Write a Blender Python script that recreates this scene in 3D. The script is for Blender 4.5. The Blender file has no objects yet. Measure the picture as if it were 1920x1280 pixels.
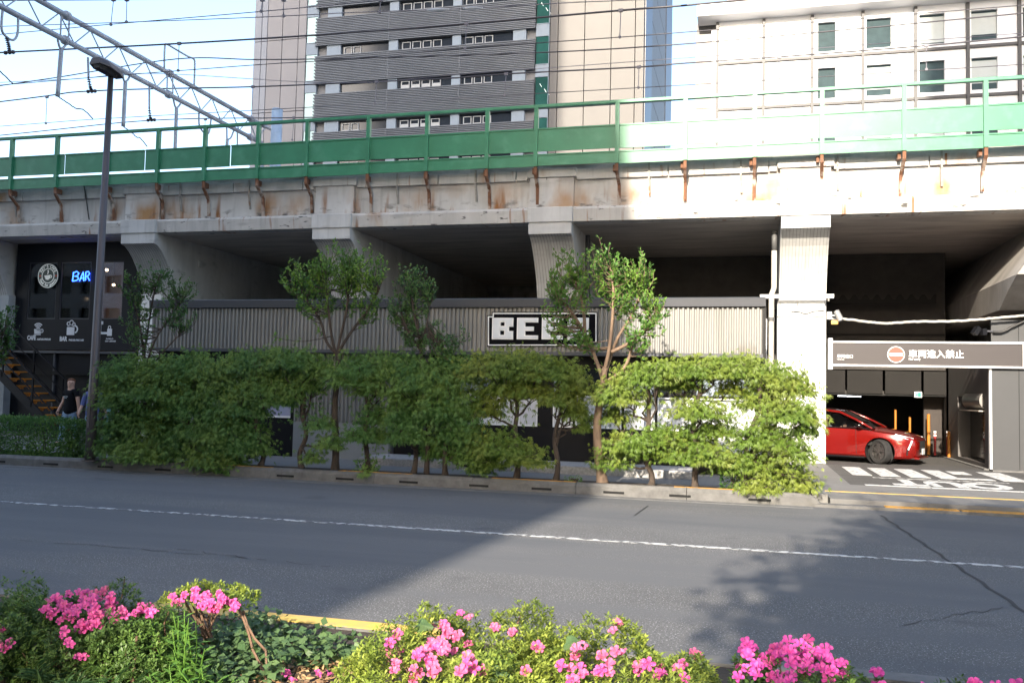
import bpy, bmesh, math, random
import numpy as np
from mathutils import Vector, Matrix
random.seed(7); RNG = np.random.default_rng(11)
SC = bpy.context.scene; COL = SC.collection
# ------------------------------------------------------------------ camera
FPX, CX, CY, CAMH = 1680.0, 960.0, 640.0, 1.85
def _n(v): return v/np.linalg.norm(v)
_y = _n(np.array([440.0, -105.0, -FPX])); _x = -np.array([-6404.0, 50.0, -FPX]); _x = _n(_x-_y*np.dot(_x, _y)); _z = np.cross(_x, _y)
RW = np.array([_x, _y, _z]); CAM = np.array([0, 0, CAMH])
def ray(px, py): return RW @ np.array([px-CX, -(py-CY), -FPX])
def at(px, py, Y):
    d = ray(px, py); return CAM+d*(Y/d[1])
def atz(px, py, Z):
    d = ray(px, py); return CAM+d*((Z-CAMH)/d[2])
def atx(px, py, X):
    d = ray(px, py); return CAM+d*(X/d[0])
def X_(px, py, Y): return at(px, py, Y)[0]
def Z_(px, py, Y): return at(px, py, Y)[2]
def project(P):
    c = (np.asarray(P)-CAM) @ RW
    return np.stack([CX-FPX*c[:, 0]/c[:, 2], CY+FPX*c[:, 1]/c[:, 2]], 1)
cd = bpy.data.cameras.new('camera'); cam = bpy.data.objects.new('camera', cd); COL.objects.link(cam)
cd.sensor_width = 36; cd.lens = FPX/1920*36; cd.clip_start = .05; cd.clip_end = 3000
m4 = Matrix(((RW[0][0], RW[0][1], RW[0][2], 0), (RW[1][0], RW[1][1], RW[1][2], 0), (RW[2][0], RW[2][1], RW[2][2], CAMH), (0, 0, 0, 1)))
cam.matrix_world = m4; SC.camera = cam
# ------------------------------------------------------------------ sky, sun, exposure
SUN_EL, SUN_AZ = 26.5, 4.1       # light travels to +Y, a little to +X
w = bpy.data.worlds.new('World'); SC.world = w; w.use_nodes = True
nt = w.node_tree; bg = nt.nodes['Background']
sky = nt.nodes.new('ShaderNodeTexSky'); sky.sky_type = 'NISHITA'; sky.sun_disc = False
sky.sun_elevation = math.radians(SUN_EL); sky.sun_rotation = math.radians(180+SUN_AZ)
sky.air_density = 1.0; sky.dust_density = 3.0; sky.ozone_density = 1.0
nt.links.new(sky.outputs[0], bg.inputs[0]); bg.inputs[1].default_value = .145
sl = bpy.data.lights.new('sun', 'SUN'); sl.energy = 3.3; sl.angle = math.radians(.55); sl.color = (1, .90, .755)
so = bpy.data.objects.new('sun', sl); COL.objects.link(so); so.location = (-8, -60, 40)
ce = math.cos(math.radians(SUN_EL))
so.rotation_euler = Vector((math.sin(math.radians(SUN_AZ))*ce, math.cos(math.radians(SUN_AZ))*ce, -math.sin(math.radians(SUN_EL)))).to_track_quat('-Z', 'Y').to_euler()
SC.view_settings.view_transform = 'Standard'; SC.view_settings.look = 'None'
SC.view_settings.exposure = 1.95; SC.view_settings.gamma = 1
SC.render.engine = 'CYCLES'
SC.cycles.max_bounces = 6; SC.cycles.diffuse_bounces = 4; SC.cycles.glossy_bounces = 3; SC.cycles.transparent_max_bounces = 8
SC.cycles.use_denoising = True
try: SC.cycles.denoiser = 'OPENIMAGEDENOISE'
except Exception: pass
SC.cycles.sample_clamp_indirect = 6
# ------------------------------------------------------------------ helpers
ORG = {}
def tag(o, label=None, cat=None, group=None, kind=None):
    if label: o['label'] = label
    if cat: o['category'] = cat
    if group: o['group'] = group
    if kind: o['kind'] = kind
    return o
def thing(name, label, cat, loc=(0, 0, 0), group=None, rz=0):
    o = bpy.data.objects.new(name, None); COL.objects.link(o); o.location = loc; o.rotation_euler = (0, 0, rz)
    o.empty_display_size = .2; ORG[o] = Vector(loc)
    return tag(o, label, cat, group)
def link(name, me, m, parent=None, local=False):
    o = bpy.data.objects.new(name, me); COL.objects.link(o)
    if m is not None and not me.materials: me.materials.append(m)
    if parent is not None:
        o.parent = parent; ORG[o] = ORG.get(parent, Vector((0, 0, 0)))
        if not local: me.transform(Matrix.Translation(-ORG[o]))
    else: ORG[o] = Vector((0, 0, 0))
    return o
class MB:
    def __init__(s): s.v = []; s.f = []
    def add(s, vs, fs):
        n = len(s.v); s.v += [tuple(map(float, v)) for v in vs]; s.f += [tuple(i+n for i in f) for f in fs]; return s
    def box(s, x0, x1, y0, y1, z0, z1):
        x0, x1 = min(x0, x1), max(x0, x1); y0, y1 = min(y0, y1), max(y0, y1); z0, z1 = min(z0, z1), max(z0, z1)
        return s.add([(x0, y0, z0), (x1, y0, z0), (x1, y1, z0), (x0, y1, z0), (x0, y0, z1), (x1, y0, z1), (x1, y1, z1), (x0, y1, z1)],
                     [(0, 3, 2, 1), (4, 5, 6, 7), (0, 1, 5, 4), (1, 2, 6, 5), (2, 3, 7, 6), (3, 0, 4, 7)])
    def bar(s, a, b, wx, wy=None, up=(0, 0, 1)):
        a, b = Vector(a), Vector(b); d = (b-a).normalized(); u = Vector(up)
        if abs(d.dot(u)) > .95: u = Vector((0, 1, 0))
        p = d.cross(u).normalized(); q = p.cross(d).normalized(); wy = wy or wx
        c = [p*(sx*wx/2)+q*(sy*wy/2) for sx, sy in ((-1, -1), (1, -1), (1, 1), (-1, 1))]
        return s.add([a+k for k in c]+[b+k for k in c], [(0, 1, 2, 3), (7, 6, 5, 4), (0, 4, 5, 1), (1, 5, 6, 2), (2, 6, 7, 3), (3, 7, 4, 0)])
    def tube(s, pts, r, n=8, cap=True):
        pts = [Vector(p) for p in pts]; rs = r if isinstance(r, (list, tuple)) else [r]*len(pts)
        prev = None; rings = []
        for i, p in enumerate(pts):
            d = (pts[min(i+1, len(pts)-1)]-pts[max(i-1, 0)])
            if d.length < 1e-9: d = Vector((0, 0, 1))
            d.normalize()
            u = prev if prev is not None else (Vector((0, 0, 1)) if abs(d.z) < .9 else Vector((1, 0, 0)))
            a = (u-d*u.dot(d))
            if a.length < 1e-5: a = Vector((1, .3, .2)); a = a-d*a.dot(d)
            a.normalize(); b = d.cross(a); prev = a
            rings.append([p+(a*math.cos(t)+b*math.sin(t))*rs[i] for t in [2*math.pi*k/n for k in range(n)]])
        vs = [v for R in rings for v in R]; fs = []
        for i in range(len(rings)-1):
            for k in range(n): fs.append((i*n+k, i*n+(k+1) % n, (i+1)*n+(k+1) % n, (i+1)*n+k))
        if cap: fs.append(tuple(range(n-1, -1, -1))); fs.append(tuple((len(rings)-1)*n+k for k in range(n)))
        return s.add(vs, fs)
    def prism(s, poly, axis, a, b):
        n = len(poly)
        def P(u, v, t): return {'x': (t, u, v), 'y': (u, t, v), 'z': (u, v, t)}[axis]
        vs = [P(u, v, a) for u, v in poly]+[P(u, v, b) for u, v in poly]
        fs = [tuple(range(n-1, -1, -1)), tuple(range(n, 2*n))]+[(i, (i+1) % n, n+(i+1) % n, n+i) for i in range(n)]
        return s.add(vs, fs)
    def grid(s, us, ws, filled, d0, d1, plane='xz'):
        """solid slab with holes; us, ws rising break points; filled(i, j)"""
        nu, nw = len(us)-1, len(ws)-1
        F = [[bool(filled(i, j)) for j in range(nw)] for i in range(nu)]
        def P(u, w, d): return (u, d, w) if plane == 'xz' else ((d, u, w) if plane == 'yz' else (u, w, d))
        g = lambda i, j: 0 <= i < nu and 0 <= j < nw and F[i][j]
        for i in range(nu):
            for j in range(nw):
                if not F[i][j]: continue
                a, b, c, d = us[i], us[i+1], ws[j], ws[j+1]
                s.add([P(a, c, d0), P(b, c, d0), P(b, d, d0), P(a, d, d0)], [(0, 1, 2, 3)])
                s.add([P(a, c, d1), P(b, c, d1), P(b, d, d1), P(a, d, d1)], [(3, 2, 1, 0)])
                for (ni, nj, e) in ((i-1, j, ((a, c), (a, d))), (i+1, j, ((b, d), (b, c))), (i, j-1, ((b, c), (a, c))), (i, j+1, ((a, d), (b, d)))):
                    if not g(ni, nj):
                        (u0, w0), (u1, w1) = e
                        s.add([P(u0, w0, d0), P(u1, w1, d0), P(u1, w1, d1), P(u0, w0, d1)], [(0, 1, 2, 3)])
        return s
    def disc(s, c, r, t, n=24, axis='y', r0=0):
        """flat ring or disc of thickness t facing -axis"""
        c = Vector(c); A = {'y': (Vector((1, 0, 0)), Vector((0, 0, 1)), Vector((0, 1, 0))), 'x': (Vector((0, 1, 0)), Vector((0, 0, 1)), Vector((1, 0, 0))), 'z': (Vector((1, 0, 0)), Vector((0, 1, 0)), Vector((0, 0, 1)))}[axis]
        ring = lambda rr, tt: [c+A[0]*math.cos(2*math.pi*k/n)*rr+A[1]*math.sin(2*math.pi*k/n)*rr+A[2]*tt for k in range(n)]
        if r0 <= 0:
            return s.add(ring(r, 0)+ring(r, t), [tuple(range(n)), tuple(range(2*n-1, n-1, -1))]+[(k, n+k, n+(k+1) % n, (k+1) % n) for k in range(n)])
        vs = ring(r, 0)+ring(r0, 0)+ring(r, t)+ring(r0, t); fs = []
        for k in range(n):
            j = (k+1) % n
            fs += [(k, j, n+j, n+k), (2*n+k, 3*n+k, 3*n+j, 2*n+j), (k, 2*n+k, 2*n+j, j), (n+k, n+j, 3*n+j, 3*n+k)]
        return s.add(vs, fs)
    def ball(s, c, r, n=10, m=6, sc=(1, 1, 1)):
        vs = [(c[0], c[1], c[2]-r*sc[2])]; fs = []
        for j in range(1, m):
            t = -math.pi/2+math.pi*j/m
            for k in range(n):
                p = 2*math.pi*k/n; vs.append((c[0]+r*sc[0]*math.cos(t)*math.cos(p), c[1]+r*sc[1]*math.cos(t)*math.sin(p), c[2]+r*sc[2]*math.sin(t)))
        vs.append((c[0], c[1], c[2]+r*sc[2])); L = len(vs)-1
        for k in range(n):
            j = (k+1) % n; fs.append((0, 1+j, 1+k)); fs.append((L, 1+(m-2)*n+k, 1+(m-2)*n+j))
            for q in range(m-2): fs.append((1+q*n+k, 1+q*n+j, 1+(q+1)*n+j, 1+(q+1)*n+k))
        return s.add(vs, fs)
    def build(s, name, m, parent=None, smooth=False, local=False, bevel=0, fix=True):
        me = bpy.data.meshes.new(name); me.from_pydata(s.v, [], s.f); me.update()
        if fix and len(s.f) < 6000:
            bm = bmesh.new(); bm.from_mesh(me); bmesh.ops.recalc_face_normals(bm, faces=bm.faces); bm.to_mesh(me); bm.free()
        if smooth: me.polygons.foreach_set('use_smooth', [True]*len(me.polygons))
        o = link(name, me, m, parent, local)
        if bevel:
            b = o.modifiers.new('bevel', 'BEVEL'); b.width = bevel; b.segments = 2; b.limit_method = 'ANGLE'
        return o
def copy_tree(o, parent=None):
    c = o.copy(); COL.objects.link(c)
    if parent is not None: c.parent = parent
    for ch in list(o.children): copy_tree(ch, c)
    return c
# ------------------------------------------------------------------ materials
def lin(r, g, b):
    f = lambda c: (c/255/12.92 if c/255 <= .04045 else ((c/255+.055)/1.055)**2.4)
    return (f(r), f(g), f(b))
def M(name, col, rough=.6, metal=0, var=.12, scale=2.5, stretch=(1, 1, 1), col2=None, bump=0, bscale=60, spec=.5, coat=0, emit=0, lo=.35, hi=.7):
    m = bpy.data.materials.new(name); m.use_nodes = True; n = m.node_tree.nodes; L = m.node_tree.links
    b = n['Principled BSDF']; b.inputs['Roughness'].default_value = rough; b.inputs['Metallic'].default_value = metal
    b.inputs['Specular IOR Level'].default_value = spec
    if coat: b.inputs['Coat Weight'].default_value = coat; b.inputs['Coat Roughness'].default_value = .04
    tc = n.new('ShaderNodeTexCoord'); mp = n.new('ShaderNodeMapping'); mp.inputs['Scale'].default_value = stretch
    L.new(tc.outputs['Object'], mp.inputs[0])
    no = n.new('ShaderNodeTexNoise'); no.inputs['Scale'].default_value = scale; no.inputs['Detail'].default_value = 8; no.inputs['Roughness'].default_value = .62
    L.new(mp.outputs[0], no.inputs[0])
    mr = n.new('ShaderNodeMapRange'); mr.inputs[1].default_value = lo; mr.inputs[2].default_value = hi; L.new(no.outputs[0], mr.inputs[0])
    mx = n.new('ShaderNodeMix'); mx.data_type = 'RGBA'; L.new(mr.outputs[0], mx.inputs[0])
    c2 = col2 or tuple(c*(1-2*var) for c in col)
    mx.inputs[6].default_value = (*col, 1); mx.inputs[7].default_value = (*c2, 1)
    L.new(mx.outputs[2], b.inputs['Base Color'])
    if bump:
        n2 = n.new('ShaderNodeTexNoise'); n2.inputs['Scale'].default_value = bscale; n2.inputs['Detail'].default_value = 4; L.new(tc.outputs['Object'], n2.inputs[0])
        bp = n.new('ShaderNodeBump'); bp.inputs['Strength'].default_value = bump; bp.inputs['Distance'].default_value = .01
        L.new(n2.outputs[0], bp.inputs['Height']); L.new(bp.outputs[0], b.inputs['Normal'])
    if emit:
        b.inputs['Emission Color'].default_value = (*col, 1); b.inputs['Emission Strength'].default_value = emit
    m['mix'] = mx.name
    return m
def overlay(m, col, scale, stretch, lo, hi, offset=0, kind='noise', detail=6, zfade=None):
    """lay a second, patchy stain colour over a material's base colour"""
    n = m.node_tree.nodes; L = m.node_tree.links; b = n['Principled BSDF']
    src = b.inputs['Base Color'].links[0].from_socket
    tc = next(x for x in n if x.type == 'TEX_COORD')
    mp = n.new('ShaderNodeMapping'); mp.inputs['Scale'].default_value = stretch; mp.inputs['Location'].default_value = (offset, offset*.7, offset*.3)
    L.new(tc.outputs['Object'], mp.inputs[0])
    if kind == 'noise':
        t = n.new('ShaderNodeTexNoise'); t.inputs['Scale'].default_value = scale; t.inputs['Detail'].default_value = detail; out = t.outputs[0]
    else:
        t = n.new('ShaderNodeTexVoronoi'); t.inputs['Scale'].default_value = scale; out = t.outputs['Distance']
    L.new(mp.outputs[0], t.inputs[0])
    mr = n.new('ShaderNodeMapRange'); mr.inputs[1].default_value = lo; mr.inputs[2].default_value = hi; L.new(out, mr.inputs[0])
    fac = mr.outputs[0]
    if zfade:
        sp = n.new('ShaderNodeSeparateXYZ'); L.new(tc.outputs['Object'], sp.inputs[0])
        z = n.new('ShaderNodeMapRange'); z.inputs[1].default_value = zfade[0]; z.inputs[2].default_value = zfade[1]; L.new(sp.outputs[2], z.inputs[0])
        mu = n.new('ShaderNodeMath'); mu.operation = 'MULTIPLY'; L.new(fac, mu.inputs[0]); L.new(z.outputs[0], mu.inputs[1]); fac = mu.outputs[0]
    mx = n.new('ShaderNodeMix'); mx.data_type = 'RGBA'; L.new(fac, mx.inputs[0]); L.new(src, mx.inputs[6]); mx.inputs[7].default_value = (*col, 1)
    L.new(mx.outputs[2], b.inputs['Base Color'])
    return m
def glass(name, tint=(.8, .85, .85), rough=.02):
    m = bpy.data.materials.new(name); m.use_nodes = True; n = m.node_tree.nodes; L = m.node_tree.links; n.remove(n['Principled BSDF'])
    o = n['Material Output']; t = n.new('ShaderNodeBsdfTransparent'); t.inputs[0].default_value = (*tint, 1)
    g = n.new('ShaderNodeBsdfGlossy'); g.inputs['Roughness'].default_value = rough
    fr = n.new('ShaderNodeFresnel'); fr.inputs[0].default_value = 1.55; mx = n.new('ShaderNodeMixShader')
    L.new(fr.outputs[0], mx.inputs[0]); L.new(t.outputs[0], mx.inputs[1]); L.new(g.outputs[0], mx.inputs[2]); L.new(mx.outputs[0], o.inputs[0])
    return m
def leafmat(name, c1, c2, c3, trans=.3, nscale=1.2, rough=.5):
    """each leaf its own shade between c1 and c2; clumps drift to c3"""
    m = bpy.data.materials.new(name); m.use_nodes = True; n = m.node_tree.nodes; L = m.node_tree.links; b = n['Principled BSDF']
    g = n.new('ShaderNodeNewGeometry'); mx = n.new('ShaderNodeMix'); mx.data_type = 'RGBA'
    L.new(g.outputs['Random Per Island'], mx.inputs[0]); mx.inputs[6].default_value = (*c1, 1); mx.inputs[7].default_value = (*c2, 1)
    tc = n.new('ShaderNodeTexCoord'); no = n.new('ShaderNodeTexNoise'); no.inputs['Scale'].default_value = nscale; no.inputs['Detail'].default_value = 3
    L.new(tc.outputs['Object'], no.inputs[0]); mr = n.new('ShaderNodeMapRange'); mr.inputs[1].default_value = .42; mr.inputs[2].default_value = .66; L.new(no.outputs[0], mr.inputs[0])
    m2 = n.new('ShaderNodeMix'); m2.data_type = 'RGBA'; L.new(mr.outputs[0], m2.inputs[0]); L.new(mx.outputs[2], m2.inputs[6]); m2.inputs[7].default_value = (*c3, 1)
    L.new(m2.outputs[2], b.inputs['Base Color']); b.inputs['Roughness'].default_value = rough; b.inputs['Specular IOR Level'].default_value = .35
    tr = n.new('ShaderNodeBsdfTranslucent'); L.new(m2.outputs[2], tr.inputs[0]); ms = n.new('ShaderNodeMixShader'); ms.inputs[0].default_value = trans
    L.new(b.outputs[0], ms.inputs[1]); L.new(tr.outputs[0], ms.inputs[2]); L.new(ms.outputs[0], n['Material Output'].inputs[0])
    return m
# ------------------------------------------------------------------ leaves and text
def unit(a): return a/np.maximum(np.linalg.norm(a, axis=-1, keepdims=True), 1e-9)
def leaf_mesh(name, P, D, N, Ln, Wd, m, parent, fold=.15, wide=.45):
    P = np.asarray(P, float); D = unit(np.asarray(D, float)); S = unit(np.cross(D, N)); N2 = np.cross(S, D)
    Ln = np.broadcast_to(Ln, len(P))[:, None]; Wd = np.broadcast_to(Wd, len(P))[:, None]
    mid = P+D*Ln*wide
    V = np.stack([P, mid-S*Wd/2+N2*Wd*fold, P+D*Ln-N2*Ln*.08, mid+S*Wd/2+N2*Wd*fold], 1).reshape(-1, 3)
    return quads(name, V, m, parent)
def quads(name, V, m, parent):
    n = len(V)//4; me = bpy.data.meshes.new(name)
    if parent is not None: V = V-np.array(ORG.get(parent, Vector((0, 0, 0))))
    me.vertices.add(4*n); me.vertices.foreach_set('co', V.astype(np.float32).ravel())
    me.loops.add(4*n); me.loops.foreach_set('vertex_index', np.arange(4*n, dtype=np.int32))
    me.polygons.add(n); me.polygons.foreach_set('loop_start', np.arange(0, 4*n, 4, dtype=np.int32))
    try: me.polygons.foreach_set('loop_total', np.full(n, 4, dtype=np.int32))
    except Exception: pass
    me.update(calc_edges=True); me.validate()
    return link(name, me, m, parent, local=True)
def rdir(n):
    v = RNG.normal(size=(n, 3)); return unit(v)
def text_mesh(txt, size, bold=0.0, ext=.004, sx=1.0, align='LEFT'):
    c = bpy.data.curves.new('lettering', 'FONT'); c.body = txt; c.size = size; c.offset = bold; c.extrude = ext; c.align_x = align; c.resolution_u = 3
    o = bpy.data.objects.new('lettering', c); COL.objects.link(o)
    dg = bpy.context.evaluated_depsgraph_get(); me = bpy.data.meshes.new_from_object(o.evaluated_get(dg))
    bpy.data.objects.remove(o); bpy.data.curves.remove(c)
    me.transform(Matrix.Diagonal((sx, 1, 1, 1))); me.materials.clear()
    return me
def text(txt, pos, size, m, parent, name='lettering', rot=None, **k):
    """upright lettering facing -Y with its left baseline at pos"""
    me = text_mesh(txt, size, **k)
    R = rot if rot is not None else Matrix.Rotation(math.pi/2, 4, 'X')
    me.transform(Matrix.Translation(Vector(pos)) @ R)
    return link(name, me, m, parent)
def baked(o, name, m, parent=None, local=False, smooth=True):
    """turn an object with modifiers into a plain mesh object"""
    dg = bpy.context.evaluated_depsgraph_get(); dg.update(); me = bpy.data.meshes.new_from_object(o.evaluated_get(dg))
    bpy.data.objects.remove(o); me.materials.clear()
    if smooth: me.polygons.foreach_set('use_smooth', [True]*len(me.polygons))
    me.name = name
    return link(name, me, m, parent, local)
def skin(name, J, E, m, parent, root=0, sub=2):
    """one continuous skinned body; J list of (pos, radius or (rx, ry))"""
    me = bpy.data.meshes.new(name); me.from_pydata([j[0] for j in J], E, [])
    o = bpy.data.objects.new('tmp', me); COL.objects.link(o)
    o.modifiers.new('s', 'SKIN')
    if not me.skin_vertices: me.skin_vertices.new()
    for i, j in enumerate(J):
        r = j[1] if isinstance(j[1], tuple) else (j[1], j[1])
        me.skin_vertices[0].data[i].radius = r; me.skin_vertices[0].data[i].use_root = (i == root)
    if sub: s = o.modifiers.new('u', 'SUBSURF'); s.levels = sub; s.render_levels = sub
    return baked(o, name, m, parent, local=True)
# ================================================================== SETTING
def struct(o): o['kind'] = 'structure'; return o
asphalt = M('asphalt', (.115, .112, .110), .92, var=.12, scale=.8, bump=.5, bscale=160, lo=.3, hi=.75)
overlay(asphalt, (.34, .34, .34), 62, (1, 1, 1), .63, .68, detail=1)
overlay(asphalt, (.05, .051, .055), 70, (1, 1, 1), .60, .68, 3.3, detail=1)
overlay(asphalt, (.10, .10, .103), .6, (.03, 1.3, 1), .47, .6, 11)
overlay(asphalt, (.07, .07, .072), 1.1, (.6, 1, 1), .64, .74, 7)
overlay(asphalt, (.085, .087, .092), .5, (.25, 1.6, 1), .50, .62, 5.0)
drive_m = M('driveway_asphalt', (.065, .062, .06), .9, var=.18, scale=1.5, bump=.4, bscale=150)
overlay(drive_m, (.16, .15, .14), 70, (1, 1, 1), .60, .72, detail=2)
concrete_pale = M('pale_concrete', (.15, .146, .142), .85, var=.12, scale=2.2, stretch=(1, 3, 1), bump=.25, bscale=90)
overlay(concrete_pale, (.15, .142, .135), 1.4, (.5, 3, 1), .56, .75, 2)
kerb_m = M('kerb_concrete', (.15, .146, .142), .9, var=.2, scale=5, bump=.35, bscale=80)
overlay(kerb_m, (.12, .115, .105), 2.2, (1, 1, 2.5), .52, .72, 1)
def paver_mat(name, c1, c2, mortar, sc):
    m = M(name, c1, .85, var=.1, scale=6, bump=.2, bscale=100); n = m.node_tree.nodes; L = m.node_tree.links; b = n['Principled BSDF']
    br = n.new('ShaderNodeTexBrick'); br.inputs['Scale'].default_value = sc; br.inputs['Mortar Size'].default_value = .012
    br.inputs['Color1'].default_value = (*c1, 1); br.inputs['Color2'].default_value = (*c2, 1); br.inputs['Mortar'].default_value = (*mortar, 1)
    tc = next(x for x in n if x.type == 'TEX_COORD'); L.new(tc.outputs['Object'], br.inputs[0])
    mx = n.new('ShaderNodeMix'); mx.data_type = 'RGBA'; mx.inputs[0].default_value = .65
    L.new(b.inputs['Base Color'].links[0].from_socket, mx.inputs[6]); L.new(br.outputs[0], mx.inputs[7]); L.new(mx.outputs[2], b.inputs['Base Color']); return m
paver = paver_mat('sidewalk_paving', (.2, .195, .185), (.17, .163, .155), (.13, .125, .12), 1.6)
soil = M('soil', (.045, .032, .022), .95, var=.3, scale=8, bump=.8, bscale=40)
yellow = M('yellow_paint', (.62, .40, .07), .7, var=.12, scale=7, col2=(.42, .30, .12)); overlay(yellow, (.3, .25, .18), 9, (1, 1, 1), .60, .68)
orange_p = M('orange_kerb_paint', (.50, .25, .035), .7, var=.15, scale=6); overlay(orange_p, (.26, .19, .12), 10, (1, 1, 1), .56, .66)
def worn(name, lo, hi):
    m = M(name, (.50, .50, .49), .7, var=.06, scale=9); overlay(m, (.09, .092, .096), 11, (1, 1, 1), lo, hi, 2.2, detail=8); return m
white_worn = worn('worn_white_paint', .45, .52); white_p = worn('white_road_paint', .54, .66)
MB().box(-900, 900, -300, 900, -.6, -.02).build('ground', M('far_ground', (.12, .12, .12), .9), None)
struct(bpy.data.objects['ground'])
struct(MB().box(-140, 60, 6.3, 16.36, -.4, 0).build('road', asphalt))
# lane line, cut joint lines and patch lines, each its own thin sheet of paint or tar
ln = MB()
ln.box(-60, -5.2, 11.37, 11.475, .002, .005)
struct(ln.build('lane_line', white_worn))
struct(MB().box(-5.2, 30, 11.37, 11.48, .002, .005).build('lane_line', worn('half_worn_paint', .48, .58)))
tar = M('tar_joint', (.025, .025, .027), .8)
j = MB(); a, b = atz(1652, 966, 0), atz(1930, 1152, 0)
prev = None
for k in range(25):
    t = k/24; p = a*(1-t)+b*t; p = p+np.array([.018*math.sin(k*2.1), 0, 0])
    if prev is not None: j.add([(prev[0]-.02, prev[1], .004), (prev[0]+.02, prev[1], .004), (p[0]+.02, p[1], .004), (p[0]-.02, p[1], .004)], [(0, 1, 2, 3)])
    prev = p
struct(j.build('road_joint', tar))
for (p, q), seed_ in ((((40, 1012), (455, 1046)), 3), (((330, 1030), (620, 1062)), 5), (((1690, 1170), (1905, 1135)), 8)):
    a, b = atz(p[0], p[1], 0) if False else atz(*p, 0), atz(*q, 0); cr_ = MB(); prev = None; rr = random.Random(seed_)
    for k in range(19):
        t = k/18; c = a*(1-t)+b*t+np.array([0, rr.uniform(-.06, .06), 0]); w_ = .006+.006*rr.random()
        if prev is not None and rr.random() < .8: cr_.add([(prev[0], prev[1]-w_, .0035), (c[0], c[1]-w_, .0035), (c[0], c[1]+w_, .0035), (prev[0], prev[1]+w_, .0035)], [(0, 1, 2, 3)])
        prev = c
    struct(cr_.build('road_crack', tar))
a, b = atz(1190, 966, 0), atz(1215, 948, 0)
struct(MB().add([(a[0]-.015, a[1], .004), (a[0]+.015, a[1], .004), (b[0]+.015, b[1], .004), (b[0]-.015, b[1], .004)], [(0, 1, 2, 3)]).build('road_joint', tar))
struct(MB().box(-140, 60, 6.10, 6.30, -.4, .006).build('gutter', M('gutter_concrete', (.34, .34, .34), .85, var=.15, scale=4)))
struct(MB().box(-140, 1.1, 16.08, 16.36, -.01, .007).build('gutter', M('far_gutter_concrete', (.15, .15, .15), .9, var=.2, scale=4)))
# far kerb: long blocks with a rounded nose at the driveway; slots are black plates painting their shaded hollows
KX1 = atz(1536, 950, 0)[0]
def kerb_profile(): return [(16.36, -.2), (16.36, .16), (16.41, .215), (16.52, .22), (16.52, -.2)]
kb = MB(); xs = [KX1-.25-i*2.0 for i in range(0, 36)]
slots = [1425, 1272, 1146, 1010, 893, 763, 646, 538, 424, 318, 216, 120, 28, -60]
slx = [atz(p, 945-(1425-p)*.058, 0.05)[0] for p in slots]
for x in xs: kb.prism(kerb_profile(), 'x', x-1.99, x)
for q in range(9):
    f0 = math.cos(q/9*1.5)
    kb.prism([(16.36+.012*q, -.2), (16.36+.012*q, .03+.13*f0), (16.41+.012*q, .035+.18*f0), (16.53+.001*q, .04+.18*f0), (16.53, -.2)], 'x', KX1-.25+q*.03, KX1-.25+(q+1)*.03)
struct(kb.build('kerb', kerb_m))
sm = MB()
for x in slx: sm.box(x-.19, x+.19, 16.350, 16.357, .055, .095)
struct(sm.build('kerb_drain_slots', M('slot_black', (.008, .008, .008), .9)))
ym = MB()
for a0, b0 in ((1252, 1468), (862, 1046), (510, 680), (175, 350), (-80, 70)):
    x0, x1 = atz(a0, 920+(a0-960)*.03, .2)[0], atz(b0, 920+(b0-960)*.03, .2)[0]
    ym.box(x0, x1, 16.43, 16.523, .219, .226)
struct(ym.build('kerb_paint', orange_p))
struct(MB().box(-140, KX1-.1, 16.52, 17.15, -.2, .19).build('planting_strip', soil))
struct(MB().box(-140, KX1+.2, 17.15, 25.6, -.2, .15).build('sidewalk', paver))
struct(MB().box(KX1+.2, 60, 16.62, 19.52, -.2, .13).build('driveway_apron', concrete_pale))
struct(MB().box(KX1-.1, 60, 16.36, 16.62, -.2, .05).build('lowered_kerb', kerb_m))
oy = MB(); x = atz(1672, 960, .05)[0]
for k in range(5): oy.box(x+k*1.18, x+k*1.18+1.14, 16.37, 16.60, .05, .062)
struct(oy.build('kerb_paint', orange_p))
struct(MB().box(KX1+.2, 60, 17.9, 18.04, .130, .134).build('yellow_line', yellow))
dx0 = atz(1594, 908, .13)[0]
struct(MB().box(dx0, 60, 19.52, 44, -.2, .13).box(-4.6, dx0, 25.6, 44, -.2, .128).build('driveway', drive_m))
struct(MB().box(KX1+.2, dx0, 19.52, 25.6, -.2, .131).build('driveway_apron', concrete_pale))
x0, x1 = atz(1622, 908, .134)[0], 12
struct(MB().box(x0, x1, 19.56, 19.74, .130, .135).build('stop_line', white_p))
# OUT painted for drivers coming out, so upside down from here
om = text_mesh('OUT', 1.0, bold=.06, ext=.0008)
lx = atz(1892, 912, .13)[0]; rx = atz(1673, 906, .13)[0]
w0 = max(v.co.x for v in om.vertices)
om.transform(Matrix.Translation((lx, 21.2, .134)) @ Matrix.Rotation(math.pi, 4, 'Z') @ Matrix.Diagonal(((lx-rx)/w0, 1.75, 1, 1)))
struct(link('driveway_lettering', om, white_p))
struct(MB().box(atz(1640, 897, .13)[0], atz(1890, 905, .13)[0], 21.55, 21.66, .130, .1335).build('faded_line', worn('faded_paint', .42, .6)))
zb = MB()
for k, (a0, b0) in enumerate(((1580, 1601), (1627, 1652), (1676, 1702), (1725, 1752), (1768, 1790), (1824, 1862))):
    xa = atz(a0, 876+k*1.4, .13); xb = atz(b0, 876+k*1.4, .13); wdt = max(.42, xb[0]-xa[0])
    y0, y1 = (22.1, 24.6) if k != 4 else (23.6, 24.5)
    zb.box(xa[0], xa[0]+wdt, y0, y1, .130, .135)
    if k == 3: zb.box(xa[0]+wdt, xa[0]+wdt+.7, 22.1, 22.5, .130, .135)
struct(zb.build('driveway_stripes', white_p))
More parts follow.
